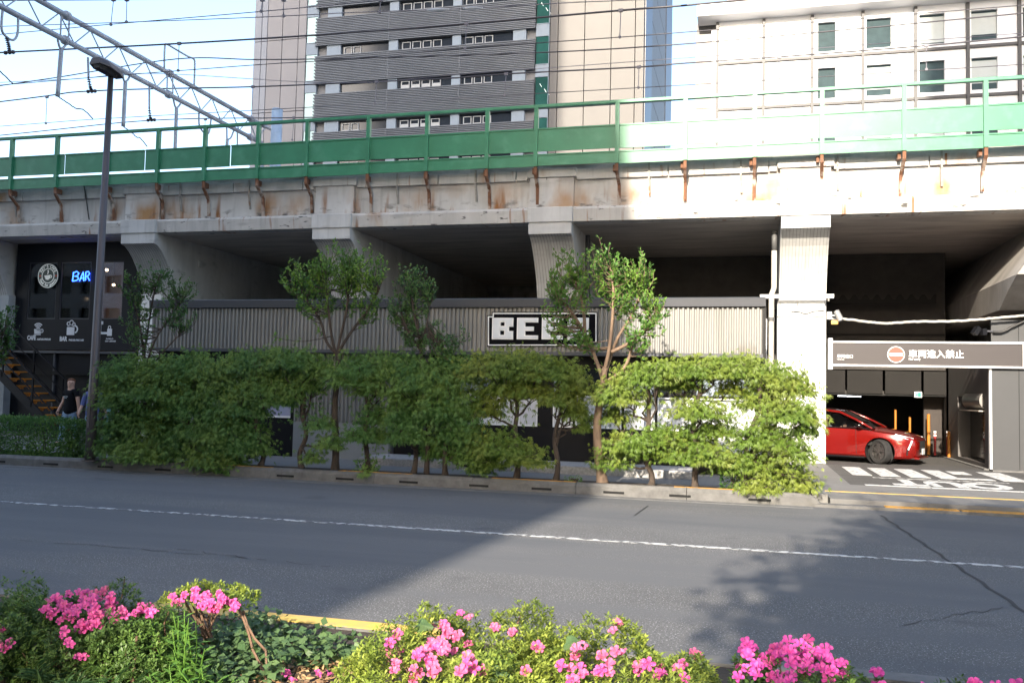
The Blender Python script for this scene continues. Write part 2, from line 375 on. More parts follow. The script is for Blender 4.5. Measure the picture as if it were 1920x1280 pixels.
# near side: kerb, planting bed, pavement behind it
yk = MB()
for i in range(40): yk.box(-22+i*.8, -22+i*.8+.79, 5.93, 6.1, -.2, .17)
struct(yk.build('near_kerb', kerb_m))
struct(MB().box(-4.4, -2.0, 5.925, 6.104, .172, .177).build('near_kerb_paint', yellow))
struct(MB().box(-140, 60, 2.6, 5.93, -.3, .15).build('planting_bed', soil))
struct(MB().box(-140, 60, -7.5, 2.6, -.3, .12).build('near_sidewalk', paver))

# ================================================================== RAILWAY VIADUCT
def concrete(name, col=(.56, .55, .535), rust=True, off=0):
    m = M(name, col, .88, var=.14, scale=1.3, stretch=(1.2, 1, .5), bump=.25, bscale=45, lo=.3, hi=.75)
    overlay(m, tuple(c*.72 for c in col), 2.3, (2.5, 1, .22), .53, .72, 3+off)
    overlay(m, tuple(c*.6 for c in col), 1.6, (.6, 1, 2.2), .60, .75, 9+off)
    if rust:
        overlay(m, (.33, .165, .06), .95, (1, .3, .42), .62, .76, 14+off)
        overlay(m, (.24, .10, .035), 2.1, (2.2, .3, .2), .62, .71, 21+off)
    return m
conc = concrete('viaduct_concrete'); conc_wall = concrete('parapet_concrete', (.58, .57, .555), False, 2)
overlay(conc_wall, (.36, .20, .085), .75, (1, .3, .55), .50, .66, 14, zfade=(8.0, 7.35)); overlay(conc_wall, (.26, .115, .04), 1.7, (1.6, .3, .25), .56, .66, 21, zfade=(8.1, 7.2)); overlay(conc_wall, (.12, .11, .10), 2.6, (1, 1, 2.2), .56, .68, 8, zfade=(7.45, 7.1)); overlay(conc_wall, (.2, .185, .17), 1.2, (.5, 1, 2.5), .5, .66, 40, zfade=(7.6, 7.9))  # last overlay paints the shadow line under the coping
conc_clean = concrete('pier_concrete', (.58, .575, .56), False, 4); conc_band = concrete('beam_concrete', (.54, .52, .49), True, 31)
overlay(conc_band, (.08, .075, .07), 3.0, (1, 1, 3), .62, .7, 4)
soff = M('soffit_concrete', (.50, .455, .41), .9, var=.2, scale=1.2, stretch=(.4, 2, 1), bump=.2, bscale=30)
dark_c = M('dark_concrete', (.30, .285, .27), .95, var=.3, scale=2)  # darker grey than the other concrete, mottled
F = 24.2; YF = 39.0
via = thing('railway_viaduct', 'long stained concrete railway viaduct on white piers behind the shop', 'viaduct', (-9, 30, 0))
XA, XB = -62, 42
MB().prism([(24.50, 7.06), (24.50, 8.5), (24.8, 8.5), (24.8, 7.06)], 'x', XA, XB).build('parapet', conc_wall, via)
piers_x = [-19.3, -12.62, -5.96, .84]
edges = [XA]+[e for p in piers_x for e in (p-.1, p+1.3)]+[XB]
for k in range(0, len(edges)-1, 2):
    x0, x1 = edges[k], edges[k+1]
    while x0 < x1-.02:
        xe = min(x0+2.25+.4*random.random(), x1); MB().box(x0+.012, xe-.012, 24.40, 24.498, 7.84+random.uniform(-.012, .012), 8.14).build('coping', conc, via, bevel=.015); x0 = xe
band = MB().prism([(24.30, 6.63), (24.27, 6.97), (24.34, 7.05), (24.498, 7.058), (25.2, 7.0), (25.2, 6.63)], 'x', XA, XB); band.build('edge_beam', conc_band, via)
# chipped mortar crumbs along the ledge
cr = MB()
for k in range(260):
    x = random.uniform(-21, 8); s_ = random.uniform(.02, .07)
    cr.add([(x-s_, 24.44, 7.05), (x+s_, 24.44, 7.05), (x+s_*.6, 24.497, 7.05+s_*.9), (x-s_*.7, 24.497, 7.05+s_*.6)], [(0, 1, 2, 3)])
cr.build('ledge_debris', dark_c, via)['kind'] = 'stuff'
MB().box(XA, XB, 24.8, YF, 6.62, 7.4).build('deck', soff, via)
MB().box(XA, XB, 24.52, 24.79, 8.5, 8.62).build('cable_trough', dark_c, via)
MB().box(XA, XB, YF, YF+.4, -.1, 9.2).build('far_wall', dark_c, via)
curve = [(24.2, 6.28)]+[(24.2+1.3*t, 6.28-1.55*(t**1.75)) for t in (.15, .3, .45, .6, .75, .88)]+[(25.5, 4.55)]
def pier(x, wd=1.22, zt=6.99):
    pb = MB()
    if x > 0: pb.prism([(24.2, 6.62)]+curve+[(25.5, .1), (26.6, .1), (26.6, 4.2), (27.2, 4.8), (38.9, 4.8), (38.9, 6.62)], 'x', x, x+wd)
    else: pb.prism([(24.2, 6.62)]+curve+[(25.5, .1), (38.9, .1), (38.9, 6.62)], 'x', x, x+wd)
    f = pb.build('pier', conc_clean, via)
    MB().box(x-.03, x+wd+.03, 24.16, 24.46, 6.60, 7.03).build('pier_cap', conc_clean, f, bevel=.02)
    # board marks on the curved underside
    bm_ = MB()
    for k in range(14):
        xx = x+.05+k*(wd-.1)/13
        pts = [(xx, a-.004, b-.004) for a, b in curve]
        for p, q in zip(pts[:-1], pts[1:]): bm_.bar(p, q, .012, .010, up=(1, 0, 0))
    bm_.build('board_marks', M('board_mark', (.30, .29, .275), .9) if 'board_mark' not in bpy.data.materials else bpy.data.materials['board_mark'], f)
    MB().box(x-.02, x+wd+.02, 24.36, 24.52, 7.055, 7.9).build('pilaster', conc_wall, f)
    MB().box(x-.1, x+wd+.1, 24.30, 24.52, 7.9, 8.16).build('pilaster_cap', conc, f, bevel=.02)
for x in [-32.6, -26.0]+piers_x: pier(x)
# right hand pier of the garage bay, deeper than the rest
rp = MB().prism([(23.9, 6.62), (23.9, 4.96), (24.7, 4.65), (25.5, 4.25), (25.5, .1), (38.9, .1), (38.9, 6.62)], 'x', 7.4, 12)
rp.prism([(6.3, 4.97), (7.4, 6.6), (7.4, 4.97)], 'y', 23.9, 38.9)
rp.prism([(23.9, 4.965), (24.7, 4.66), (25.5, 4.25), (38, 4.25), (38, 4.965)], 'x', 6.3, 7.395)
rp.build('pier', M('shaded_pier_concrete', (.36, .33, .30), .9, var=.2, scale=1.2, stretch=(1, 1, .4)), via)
# ---- green railing
grn = M('green_railing_paint', (.045, .235, .125), .42, var=.1, scale=1.5, spec=.5); overlay(grn, (.07, .27, .16), 2.4, (1, 1, 1), .52, .75, 2)
rail = thing('green_railing', 'green steel railing with solid panels along the viaduct edge', 'railing', (-9, 24.05, 8.3))
rust = M('rusty_steel', (.22, .10, .05), .85, var=.3, scale=9, col2=(.13, .06, .035)); overlay(rust, (.40, .34, .29), 5, (1, 1, .6), .47, .6, 4, zfade=(-.25, -.6))
grey_pipe = M('grey_steel_strap', (.36, .34, .31), .7, var=.2, scale=6); overlay(grey_pipe, (.25, .12, .05), 7, (1, 1, .5), .6, .7)
RY = 24.05
ppx = [20, 105, 200, 295, 383, 483, 575, 690, 800, 913, 1005, 1157, 1285, 1415, 1541, 1695, 1848]
pX = [X_(p, 300-(p-960)*.06, RY) for p in ppx]
pX = [pX[0]-1.85*k for k in range(14, 0, -1)]+pX+[pX[-1]+1.9*k for k in range(1, 12)]
MB().box(pX[0], pX[-1], RY-.07, RY+.05, 9.80, 9.89).build('top_rail', grn, rail, bevel=.01)
for x in pX:
    MB().box(x-.055, x+.055, RY-.085, RY+.035, 8.14, 9.799).build('post', grn, rail)
for x0, x1 in zip(pX[:-1], pX[1:]):
    a, b = x0+.05, x1-.05; gap = None
    cuts = [(a, b)]
    for gx in (122, 272, 432):
        g = X_(gx, 300, RY)
        if a < g < b: cuts = [(a, g-.02), (g+.02, b)]
    up = MB(); lo_ = MB()
    for c0, c1 in cuts:
        up.box(c0, c1, RY-.01, RY+.02, 8.57+random.uniform(-.012, .012), 9.215); up.box(c0, c1, RY-.03, RY-.0101, 9.185, 9.225)
    lo_.box(a, b, RY-.012, RY+.02, 8.15+random.uniform(-.02, .02), 8.475+random.uniform(-.015, .01)); lo_.box(a, b, RY-.032, RY-.0121, 8.455, 8.49)
    for t in (.28, .34, .7): up.box(a+(b-a)*t-.012, a+(b-a)*t+.012, RY-.02, RY-.0101, 9.12, 9.145)
    for t in (.3, .36): lo_.box(a+(b-a)*t-.014, a+(b-a)*t+.014, RY-.02, RY-.0121, 8.22, 8.25)
    up.build('upper_panel', grn, rail); lo_.build('lower_panel', grn, rail)
for i, x in enumerate(pX):
    r1 = random.uniform(-.03, .03); dy = .33 if i % 3 else .28
    t = MB(); pts = [(x, RY-.03, 8.15), (x, RY-.02, 7.93), (x+r1, RY+dy, 7.62), (x+r1, RY+dy+.06, 6.98 if i % 2 else 7.12)]
    for p, q in zip(pts[:-1], pts[1:]): t.bar(p, q, .085, .055, up=(0, 1, 0))
    t.box(x-.13, x-.05, RY+.12, RY+.34, 7.98, 8.14)
    for zz in (7.15, 7.3): t.box(x-.02+r1, x+.02+r1, RY+dy-.0, RY+dy+.022, zz, zz+.04)
    t.build('bracket', rust, rail)
for p in (-90, 28, 207, 338, 467, 592, 745, 892, 1217, 1389, 1570, 1765):
    x = X_(p, 350-(p-960)*.055, 24.4)
    t = MB().bar((x, 24.36, 8.2), (x, 24.36, 7.75), .05, .035).bar((x, 24.37, 7.75), (x+.02, 24.45, 7.3), .06, .03)
    t.build('strap', grey_pipe, rail)
# thin black cables hanging down the wall
for k, (p, q) in enumerate((((157, 345), (167, 412)), ((1025, 322), (1025, 385)))):
    a, b = at(*p, 24.36), at(*q, 24.43)
    tag(MB().tube([a, (a+b)/2+np.array([.01, 0, 0]), b], .02, 6).build('hanging_cable', M('black_cable', (.02, .02, .02), .6) if k == 0 else bpy.data.materials['black_cable']), ['thin black cable hanging down the stained parapet at far left', 'thin black cable hanging down the parapet above the middle pier'][k], 'cable', 'cables on the parapet')
# ================================================================== TOWERS BEHIND
def P_(name, c, **k): return M(name, c, **k)
panel_l = M('mauve_grey_panel', (.30, .285, .29), .7, var=.04, scale=.4); panel_r = M('beige_panel', (.14, .132, .124), .7, var=.04, scale=.4)
joint = M('panel_joint', (.12, .12, .12), .8)
louv = M('grey_louvre', (.13, .145, .17), .45, metal=.3, var=.1, scale=.6); louv_fr = M('pale_blue_frame', (.24, .29, .35), .5, var=.05)
dark_gl = M('dark_window', (.02, .025, .035), .12, spec=.6); pale_gl = M('pale_glass', (.45, .66, .66), .12, var=.05, scale=.4); green_gl = M('green_glass', (.03, .13, .11), .1, var=.3, scale=.3)  # pale cyan of pale_gl puts reflected sky into the colour
blue_gl = M('blue_glass', (.30, .35, .42), .15, var=.1, scale=.5); white_fr = M('white_frame', (.42, .43, .44), .5, var=.04)
TY = 75.0
tower = thing('office_tower', 'tall grey and beige office tower with louvred balconies behind the viaduct', 'tower', (-26, TY, 0))
tx = lambda p, y=130: X_(p, y, TY)
ZT = 64
xa, xb, xc, xd, xe, xf, xg = tx(474), tx(572), tx(594), tx(1002), tx(1030), tx(1207), tx(1259)
MB().box(xa, xf-.3, TY+.6, TY+27.5, 0, ZT).build('core', joint, tower)
def panels(x0, x1, bx, z0, z1, hz, m, y=TY):
    mb = MB(); z = z0; bs = [x0]+bx+[x1]
    while z < z1-.1:
        for a, b in zip(bs[:-1], bs[1:]): mb.box(a+.035, b-.035, y, y+.59, z+.035, min(z+hz, z1)-.035)
        z += hz
    return mb.build('wall_panels', m, tower)
panels(tx(499), xb, [tx(527), tx(557)], 0, ZT, 6.95, panel_l); panels(xa, tx(499), [tx(488)], 0, ZT, 6.95, M('pale_blue_panel', (.30, .31, .345), .6, var=.04))
panels(xe, xf, [tx(1045), tx(1095), tx(1145), tx(1190)], 0, ZT, 20.7, panel_r)
PER = 3.63
zs0 = 29.8    # centre height of an opening
# glass strips left and right of the balconies
for (x0, x1, m, nm) in ((xb, xc, pale_gl, 'l'), (tx(1003), xe-.05, green_gl, 'r')):
    gl = MB(); fr = MB(); lt = MB(); k = 0; z = 30.6-PER*9
    while z < ZT-3:
        gl.box(x0+.05, x1-.05, TY+.1, TY+.3, z, z+PER*.68); fr.box(x0+.02, x1-.02, TY+.04, TY+.35, z+PER*.68+.02, z+PER-.02)
        fr.box(x0+.02, x1-.02, TY+.0, TY+.09, z-.06, z); fr.box(x1-.06, x1, TY, TY+.09, z, z+PER*.68)
        z += PER
    if nm == 'r':
        z = 30.6-PER*9
        while z < ZT-3:
            for q in range(3): lt.bar((x0+.45+q*.42, TY+.085, z+PER*.52-q*.5), (x0+.62+q*.42, TY+.085, z+PER*.52-.3-q*.5), .13, .03)
            z += PER*2
        lt.build('ceiling_lamps', M('office_lamp', (.9, .95, .9), .5, var=0, emit=.5), tower)
    gl.build('window_strip', m, tower); fr.build('spandrel', louv_fr, tower)
# balcony zone
MB().box(xc, xd, TY+.3, TY+.59, 0, ZT).build('balcony_wall', M('balcony_grey', (.20, .20, .21), .7, var=.05), tower)
cols = [tx(594), tx(640), tx(728), tx(746), tx(845), tx(865), tx(962), tx(1000)]
zc = zs0-PER*8
k = 0
while zc < ZT-2:
    # opening with dark interior, frames, posts
    for i, (a, b) in enumerate(((tx(638), tx(727)), (tx(746), tx(846)), (tx(864), tx(960)))):
        o = MB().box(a, b, TY+.22, TY+.28, zc-.55, zc+.34).build('opening', dark_gl, tower)
        f = MB(); rr = random.Random(k*7+i)
        nfr = {0: 2, 1: 4, 2: 3}[i] if rr.random() < .75 else 0
        for q in range(nfr):
            u = a+.3+q*(b-a-.6)/5*1.1; wd = (b-a)/6.2
            f.box(u, u+wd, TY+.12, TY+.2, zc-.52, zc-.45).box(u, u+wd, TY+.12, TY+.2, zc+.1, zc+.16).box(u, u+.07, TY+.12, TY+.2, zc-.45, zc+.1).box(u+wd-.07, u+wd, TY+.12, TY+.2, zc-.45, zc+.1)
            if i == 1 and k in (7, 8): f.box(u+.07, u+wd-.07, TY+.13, TY+.19, zc-.45, zc-.2)
        if nfr: f.build('window_frame', white_fr, o)
    for u0, u1 in ((612, 638), (728, 745), (847, 863), (961, 985)): MB().box(tx(u0), tx(u1), TY-.05, TY+.3, zc-.62, zc+.5).build('balcony_post', louv_fr, tower)
    # the louvred band above
    lb = MB(); z0, z1 = zc+.35, zc+PER-.58
    lb.box(xc+.2, xd-.05, TY-.02, TY+.02, z0, z1)
    n = 17
    for q in range(n):
        zz = z0+(z1-z0)*(q+.5)/n; e = .18 if q % 2 else .05
        lb.box(xc-.25+e, xd+.05, TY-.20, TY-.02, zz-.045, zz+.045)
    for p in (728, 862): lb.box(tx(p)-.03, tx(p)+.03, TY-.215, TY-.2, z0, z1)
    lb.build('louvre_band', louv, tower)
    zc += PER; k += 1
# dark glazed corner at the right
sY = lambda p: atx(p, 130, xf)[1]
ya1, ya2, ya3 = sY(1221), sY(1247.5), sY(1258.5)
cc_m = M('dark_corner_cladding', (.055, .046, .045), .4, var=.1)
MB().box(xf-.3, xf+.06, TY+.6, ya1, 0, ZT).build('side_cladding', cc_m, tower); MB().box(xf-.3, xf+.06, ya2, ya3, 0, ZT).build('side_cladding', cc_m, tower)
cg = MB()
for kk in range(18): cg.box(xf-.25, xf+.0, ya1+.05, ya2-.05, kk*PER+.05, kk*PER+PER-.03)
cg.build('side_glass', M('grey_side_glass', (.17, .155, .14), .55, var=.1), tower)
# ---- white office block at the right
BY = 60.0
blk = thing('white_office_block', 'white clad office block with grey mullions behind the viaduct on the right', 'building', (8, BY, 0))
bx = lambda p, y=110: X_(p, y, BY)
whitep = M('white_panel', (.78, .78, .79), .35, var=.02, scale=.5, spec=.5); mull = M('grey_mullion', (.05, .048, .05), .5, var=.05)
wgl = M('tinted_window', (.05, .075, .08), .08, spec=.7); blind = M('roller_blind', (.45, .48, .47), .7, var=.04)
gran = M('granite_cladding', (.42, .39, .36), .8, var=.2, scale=14, bump=.2)
L0 = bx(1305); mx_ = [bx(1345), bx(1432), bx(1523), bx(1618), bx(1717), bx(1815), bx(1912), bx(2010), bx(2110), bx(2210)]
FL = [z for z in (5.2, 8.35, 11.5, 14.6, 17.75, 20.88, 23.98, 27.0)]
MB().box(L0, 24, BY+.5, BY+20, 0, 27).build('core', mull, blk)
g = MB()
for a, b in zip([0]+[11.5, 14.7, 17.8, 20.95, 24.1][0:], [11.5, 14.7, 17.8, 20.95, 24.1, 26.0]): g.box(L0-.0, L0+1.0, BY-.15, BY+.49, a+.02, b-.02)
g.build('granite_pier', gran, blk)
MB().box(L0+1.02, mx_[0]-.08, BY+.05, BY+.49, 0, 26.3).build('edge_panel', whitep, blk)
for i in range(len(mx_)-1):
    a, b = mx_[i]+.1, mx_[i+1]-.1
    for jz in range(len(FL)-1):
        z0, z1 = FL[jz]+.1, FL[jz+1]-.1
        win = i >= 2
        wx0, wx1 = (a+.12, a+1.6) if i > 2 else (a+.25, b-1.55)
        wz0, wz1 = z0+.25, z1-.62
        if win:
            MB().grid([a, wx0, wx1, b], [z0, wz0, wz1, z1], lambda u, v: not (u == 1 and v == 1), BY+.1, BY+.45).build('wall_panel', whitep, blk)
            o = MB().box(wx0, wx1, BY+.3, BY+.34, wz0, wz1).build('window', wgl, blk)
            if i >= 3 and (i+jz) % 3: MB().box(wx0+.02, wx1-.02, BY+.27, BY+.295, wz0+.15+.3*(i % 2), wz1-.15).build('blind', blind, o)
        else: MB().box(a, b, BY+.1, BY+.45, z0, z1).build('wall_panel', whitep, blk)
mm = MB()
for x in mx_: mm.box(x-.09, x+.09, BY-.12, BY+.44, 0, 26.75)
mm.build('mullions', mull, blk)
for z in FL: MB().box(mx_[0]+.09, mx_[-1], BY-.02, BY+.44, z-.09, z+.09).build('floor_beam', mull, blk)
MB().prism([(BY-1.1, 27.35), (BY-.9, 26.95), (BY+.4, 26.8), (BY+.4, 27.9), (BY-.9, 27.75)], 'x', L0+.1, 30).build('eaves', whitep, blk)
MB().prism([(BY-1.2, 27.75), (BY-1.0, 27.5), (BY+6, 29.2), (BY+6, 29.5)], 'x', L0+2, 30).build('roof', whitep, blk)
# ---- buildings and trees on the near side of the street; they cast the shade
off_m = M('office_stone', (.62, .60, .57), .8, var=.08, scale=.4); off_w = M('office_window', (.06, .075, .09), .1, spec=.7)
def office(name, label, x0, x1, y0, y1, h, fl=3.6, bay=3.2):
    b = thing(name, label, 'building', ((x0+x1)/2, y1, 0))
    xs = [x0]; zs = [0]
    n = max(1, int((x1-x0)/bay)); m_ = max(1, int(h/fl))
    for i in range(n):
        u = x0+(x1-x0)*i/n; d = (x1-x0)/n; xs += [u+d*.22, u+d*.86]
    xs.append(x1)
    for i in range(m_):
        u = h*i/m_; d = h/m_; zs += [u+d*.25, u+d*.8]
    zs.append(h)
    MB().grid(xs, zs, lambda i, j: not (i % 2 == 1 and j % 2 == 1), y1-.35, y1).build('wall', off_m, b)
    MB().box(x0, x1, y0, y1-.45, 0, h).build('windows', off_w, b)
    MB().box(x0-.0, x1+.0, y0, y1, h+.01, h+.6).build('roof', off_m, b)
    return b
sx = math.tan(math.radians(SUN_AZ)); g1 = atz(560, 1180, 0); g2 = atz(1110, 935, 0)
xA = lambda Y: (g1[0]+g2[0])/2+sx*(Y-(g1[1]+g2[1])/2)
Y1 = -16
ob = office('office_building', 'stone office building with stepped right side behind the left pavement', xA(Y1)-44, xA(Y1-14), Y1-14, Y1, 26)
def tier(b, x0, x1, y0, y1, z0, z1):
    xs = [x0]; zs = [z0]; n = int((x1-x0)/3.2); m_ = max(1, int((z1-z0)/3.6))
    for i in range(n): u = x0+(x1-x0)*i/n; d = (x1-x0)/n; xs += [u+d*.22, u+d*.86]
    for i in range(m_): u = z0+(z1-z0)*i/m_; d = (z1-z0)/m_; zs += [u+d*.25, u+d*.8]
    MB().grid(xs+[x1], zs+[z1], lambda i, j: not (i % 2 == 1 and j % 2 == 1), y1-.35, y1).build('upper_wall', off_m, b); MB().box(x0, x1, y0, y1-.45, z0, z1).build('upper_windows', off_w, b)
tier(ob, xA(Y1)-44, xA(Y1-14)-.5, Y1-14, Y1-.05, 26.61, 30.5); tier(ob, xA(Y1)-44, xA(Y1-14)-1.25, Y1-14, Y1-.1, 30.5, 43)
tX = tx(1052); Y2 = -34
office('tall_office_building', 'tallest stone office building behind the left pavement', tX-sx*(TY-Y2)-60, tX-sx*(TY-Y2+16), Y2-16, Y2, 106)
bX = bx(1738); Y3 = -32
office('corner_office_building', 'tall stone office building behind the right pavement', bX-sx*(BY-Y3), bX-sx*(BY-Y3)+40, Y3-16, Y3, 79)
# ================================================================== SHOP WITH CORRUGATED FASCIA
SY = 19.8
black_m = M('black_painted_metal', (.007, .007, .009), .5, var=.1, spec=.25); charcoal = M('charcoal_trim', (.055, .058, .068), .5, var=.05)
corr = M('corrugated_metal', (.23, .226, .215), .5, var=.05, scale=.8, spec=.4); overlay(corr, (.17, .165, .15), 1.6, (1.5, 1, .12), .55, .75, 6); overlay(corr, (.15, .14, .125), 2.5, (1, 1, .5), .58, .7, 3, zfade=(3.0, 2.75)); base_g = M('grey_render', (.26, .27, .27), .85, var=.1, scale=1.5)
white_m = M('white_painted_metal', (.78, .78, .77), .45, var=.03); shade_m = M('window_blind', (.62, .63, .66), .7, var=.05, scale=1); pink_b = M('poster_panel', (.42, .36, .48), .6, var=.25, scale=1.2, col2=(.22, .30, .42))
steel = M('brushed_steel', (.45, .45, .46), .35, metal=.8, var=.05)
sx_ = lambda p, y=620: X_(p, y, SY)
shop = thing('shop_building', 'low shop with grey corrugated fascia and dark glazed front behind the trees', 'shop', (-7, SY, .15))
xl, xr = sx_(286), sx_(1431)
def corrugated(x0, x1, y, z0, z1, pitch=.105, depth=.05):
    mb = MB(); pts = []; x = x0
    while x < x1:
        for u, d in ((0, 0), (.14, -1), (.5, -1), (.64, 0)):
            xx = x+u*pitch
            if xx < x1: pts.append((xx, y+depth*d))
        x += pitch
    pts.append((x1, y)); n = len(pts)
    mb.add([(a, b, z0) for a, b in pts]+[(a, b, z1) for a, b in pts], [(i, i+1, n+i+1, n+i) for i in range(n-1)])
    mb.box(x0, x1, y+.002, y+.05, z0, z1)
    return mb
corrugated(xl, xr, SY, 2.78, 3.775).build('fascia', corr, shop, fix=False)
MB().prism([(SY-.10, 3.79), (SY-.12, 3.97), (SY-.02, 4.0), (SY+4.6, 4.05), (SY+4.6, 3.8)], 'x', xl-.05, xr+.05).build('roof', charcoal, shop)
tb = MB().box(xl, xr, SY-.06, SY+.3, 2.70, 2.778); tb.build('fascia_trim', charcoal, shop)
MB().box(xr, xr+.06, SY-.05, SY+4, .15, 3.78).build('end_trim', black_m, shop)
WY = SY+.28
wx = lambda p, y=770: X_(p, y, WY)
# lower front, left to right
MB().box(xl, wx(358), WY, WY+.1, .15, 2.7).build('wall', black_m, shop)
MB().grid([wx(358), wx(372), wx(452), wx(462), wx(545), wx(552)], [.15, Z_(450, 778, WY), Z_(450, 712, WY), 2.7], lambda i, j: not (j == 1 and i in (1, 3)), WY, WY+.1).build('wall', black_m, shop)
for a, b in ((372, 452), (462, 545)):
    z0, z1 = Z_(450, 778, WY), Z_(450, 712, WY)
    p = MB().box(wx(a), wx(b), WY+.05, WY+.09, z0, z1).build('window', pink_b, shop)
    MB().box(wx(a), wx(b), WY-.03, WY-.001, z0-.03, z0+.02).build('sill', white_m, p)
corrugated(wx(552), wx(731), WY, 1.02, 2.7).build('corrugated_wall', corr, shop, fix=False)
MB().box(wx(552), wx(731), WY-.03, WY+.1, .15, 1.019).build('wall_base', base_g, shop)
MB().box(wx(731), wx(858), WY+.14, WY+.2, .3, 2.7).build('door', black_m, shop)
db = MB(); 
for p in (733, 795, 856): db.box(wx(p)-.04, wx(p)+.04, WY+.06, WY+.139, .3, 2.7)
db.build('door_frame', charcoal, shop)
zt, zb_, zm = Z_(1000, 690, WY), Z_(1000, 799, WY), Z_(1000, 737, WY)
wins = [(860, 966), (972, 1008), (1037, 1074), (1079, 1166), (1171, 1228), (1233, 1300), (1305, 1426)]
us = []
for a, b in wins: us += [wx(a), wx(b)]
us = [wx(858)]+us+[xr]
MB().grid(us, [.3, zb_, zm-.03, zm+.03, zt, 2.7], lambda i, j: not (i % 2 == 1 and j in (1, 3)), WY, WY+.08).build('window_wall', black_m, shop)
for k, (a, b) in enumerate(wins):
    a, b = wx(a), wx(b)
    MB().box(a, b, WY+.075, WY+.079, zm+.03, zt).build('transom_pane', dark_gl if k % 2 else blue_gl, shop)
    fr = MB().box(a, b, WY-.02, WY+.03, zb_, zb_+.035).box(a, a+.03, WY-.02, WY+.03, zb_+.035, zm-.06).box(b-.03, b, WY-.02, WY+.03, zb_+.035, zm-.06).box(a, b, WY-.02, WY+.03, zm-.06, zm-.03)
    f = fr.build('window_frame', white_m, shop)
    MB().box(a+.03, b-.03, WY+.055, WY+.06, zb_+.035, zm-.06).build('blind', shade_m, f)
MB().box(wx(1308), xr, WY-.05, WY-.002, Z_(1360, 850, WY), zb_-.01).build('white_panel', white_m, shop)
MB().box(xl, xr, WY+.01, WY+.1, .1, .149).build('plinth', black_m, shop)
gr = M('granite_step', (.40, .39, .375), .8, var=.2, scale=16, bump=.2, bscale=120)
MB().box(wx(716, 862), wx(1310), 18.75, WY-.04, .14, .32).build('step', gr, shop, bevel=.015)
# sign board with stepped corners and pixel letters
SGY = SY-.055
bz = lambda u, v: at(900+u/8, 575+v/8, SGY)
sign = thing('shop_sign', 'black sign with stepped corners and white block letters BEER on the fascia', 'sign', tuple(bz(920, 330)))
def outline(m):   # stepped rectangle, shrunk by m sign-pixels
    L, R, T, B = 112+m, 1757-m, 85+m, 590-m
    return [(L, 135+m), (184+m, 135+m), (184+m, T), (R, T), (R, 545-m), (1690-m, 545-m), (1690-m, B), (L, B)]
sgp = lambda pts: [(bz(u, v)[0], bz(u, v)[2]) for u, v in pts]
MB().prism(sgp(outline(-8)), 'y', SGY, SGY+.05).build('board', M('sign_black', (.003, .003, .005), .7, spec=.1), sign)
o1, o2 = sgp(outline(8)), sgp(outline(24)); n = len(o1)
bo = MB(); vs = [(a, SGY-.016, b) for a, b in o1]+[(a, SGY-.016, b) for a, b in o2]+[(a, SGY-.001, b) for a, b in o1]+[(a, SGY-.001, b) for a, b in o2]
bo.add(vs, [f for i in range(n) for f in ((i, (i+1) % n, n+(i+1) % n, n+i), (2*n+i, i, (i+1) % n, 2*n+(i+1) % n), (n+i, 3*n+i, 3*n+(i+1) % n, n+(i+1) % n))]); bo.build('border', white_m, sign)
face_w = M('sign_face_white', (.62, .65, .68), .5, var=.03)
def letter(u0, rects):
    """rects: dark cells to leave out of a 310 x 322 block, in sign pixels"""
    us = sorted({0, 310}|{r[0] for r in rects}|{r[1] for r in rects}); vs_ = sorted({0, 322}|{r[2] for r in rects}|{r[3] for r in rects}, reverse=True)
    def solid(g, y0, y1, m):
        U = sorted({max(0+g, min(310-g, u)) for u in us}|{g, 310-g}) if g == 0 else None
        xs = [bz(u0+u, 330)[0] for u in us]; zs = [bz(u0+155, 168+v)[2] for v in vs_]
        def fill(i, j):
            cu = (us[i]+us[i+1])/2; cv = (vs_[j]+vs_[j+1])/2
            return not any(a < cu < b and c < cv < d for a, b, c, d in rects)
        return MB().grid(xs, zs, fill, y0, y1)
    o = solid(0, SGY-.045, SGY-.001, 0).build('letter', white_m, sign)
    # inner face, a little smaller, leaves the pale rim standing
    q = 15; rr = [(max(-9, a-q) if a > 0 else a, b+q, c-q, d+q) for a, b, c, d in rects]+[(-5, q, -5, 330), (310-q, 320, -5, 330), (-5, 320, -5, q), (-5, 320, 322-q, 330)]
    us2 = sorted({u for u in ([0, 310]+[x for r in rr for x in r[:2]]) if 0 <= u <= 310}); vs2 = sorted({v for v in ([0, 322]+[x for r in rr for x in r[2:]]) if 0 <= v <= 322}, reverse=True)
    f2 = lambda i, j: not any(a < (us2[i]+us2[i+1])/2 < b and c < (vs2[j]+vs2[j+1])/2 < d for a, b, c, d in rr)
    MB().grid([bz(u0+u, 330)[0] for u in us2], [bz(u0+155, 168+v)[2] for v in vs2], f2, SGY-.053, SGY-.0451).build('letter_face', face_w, o)
Bc = [(126, 186, 66, 120), (122, 184, 192, 254), (250, 315, 132, 196)]
Ec = [(125, 315, 68, 132), (250, 315, 132, 196), (125, 315, 196, 262)]
Rc = [(130, 192, 72, 165), (252, 315, 180, 215), (130, 192, 230, 330)]
letter(188, Bc); letter(560, Ec); letter(933, Ec); letter(1318, Rc)
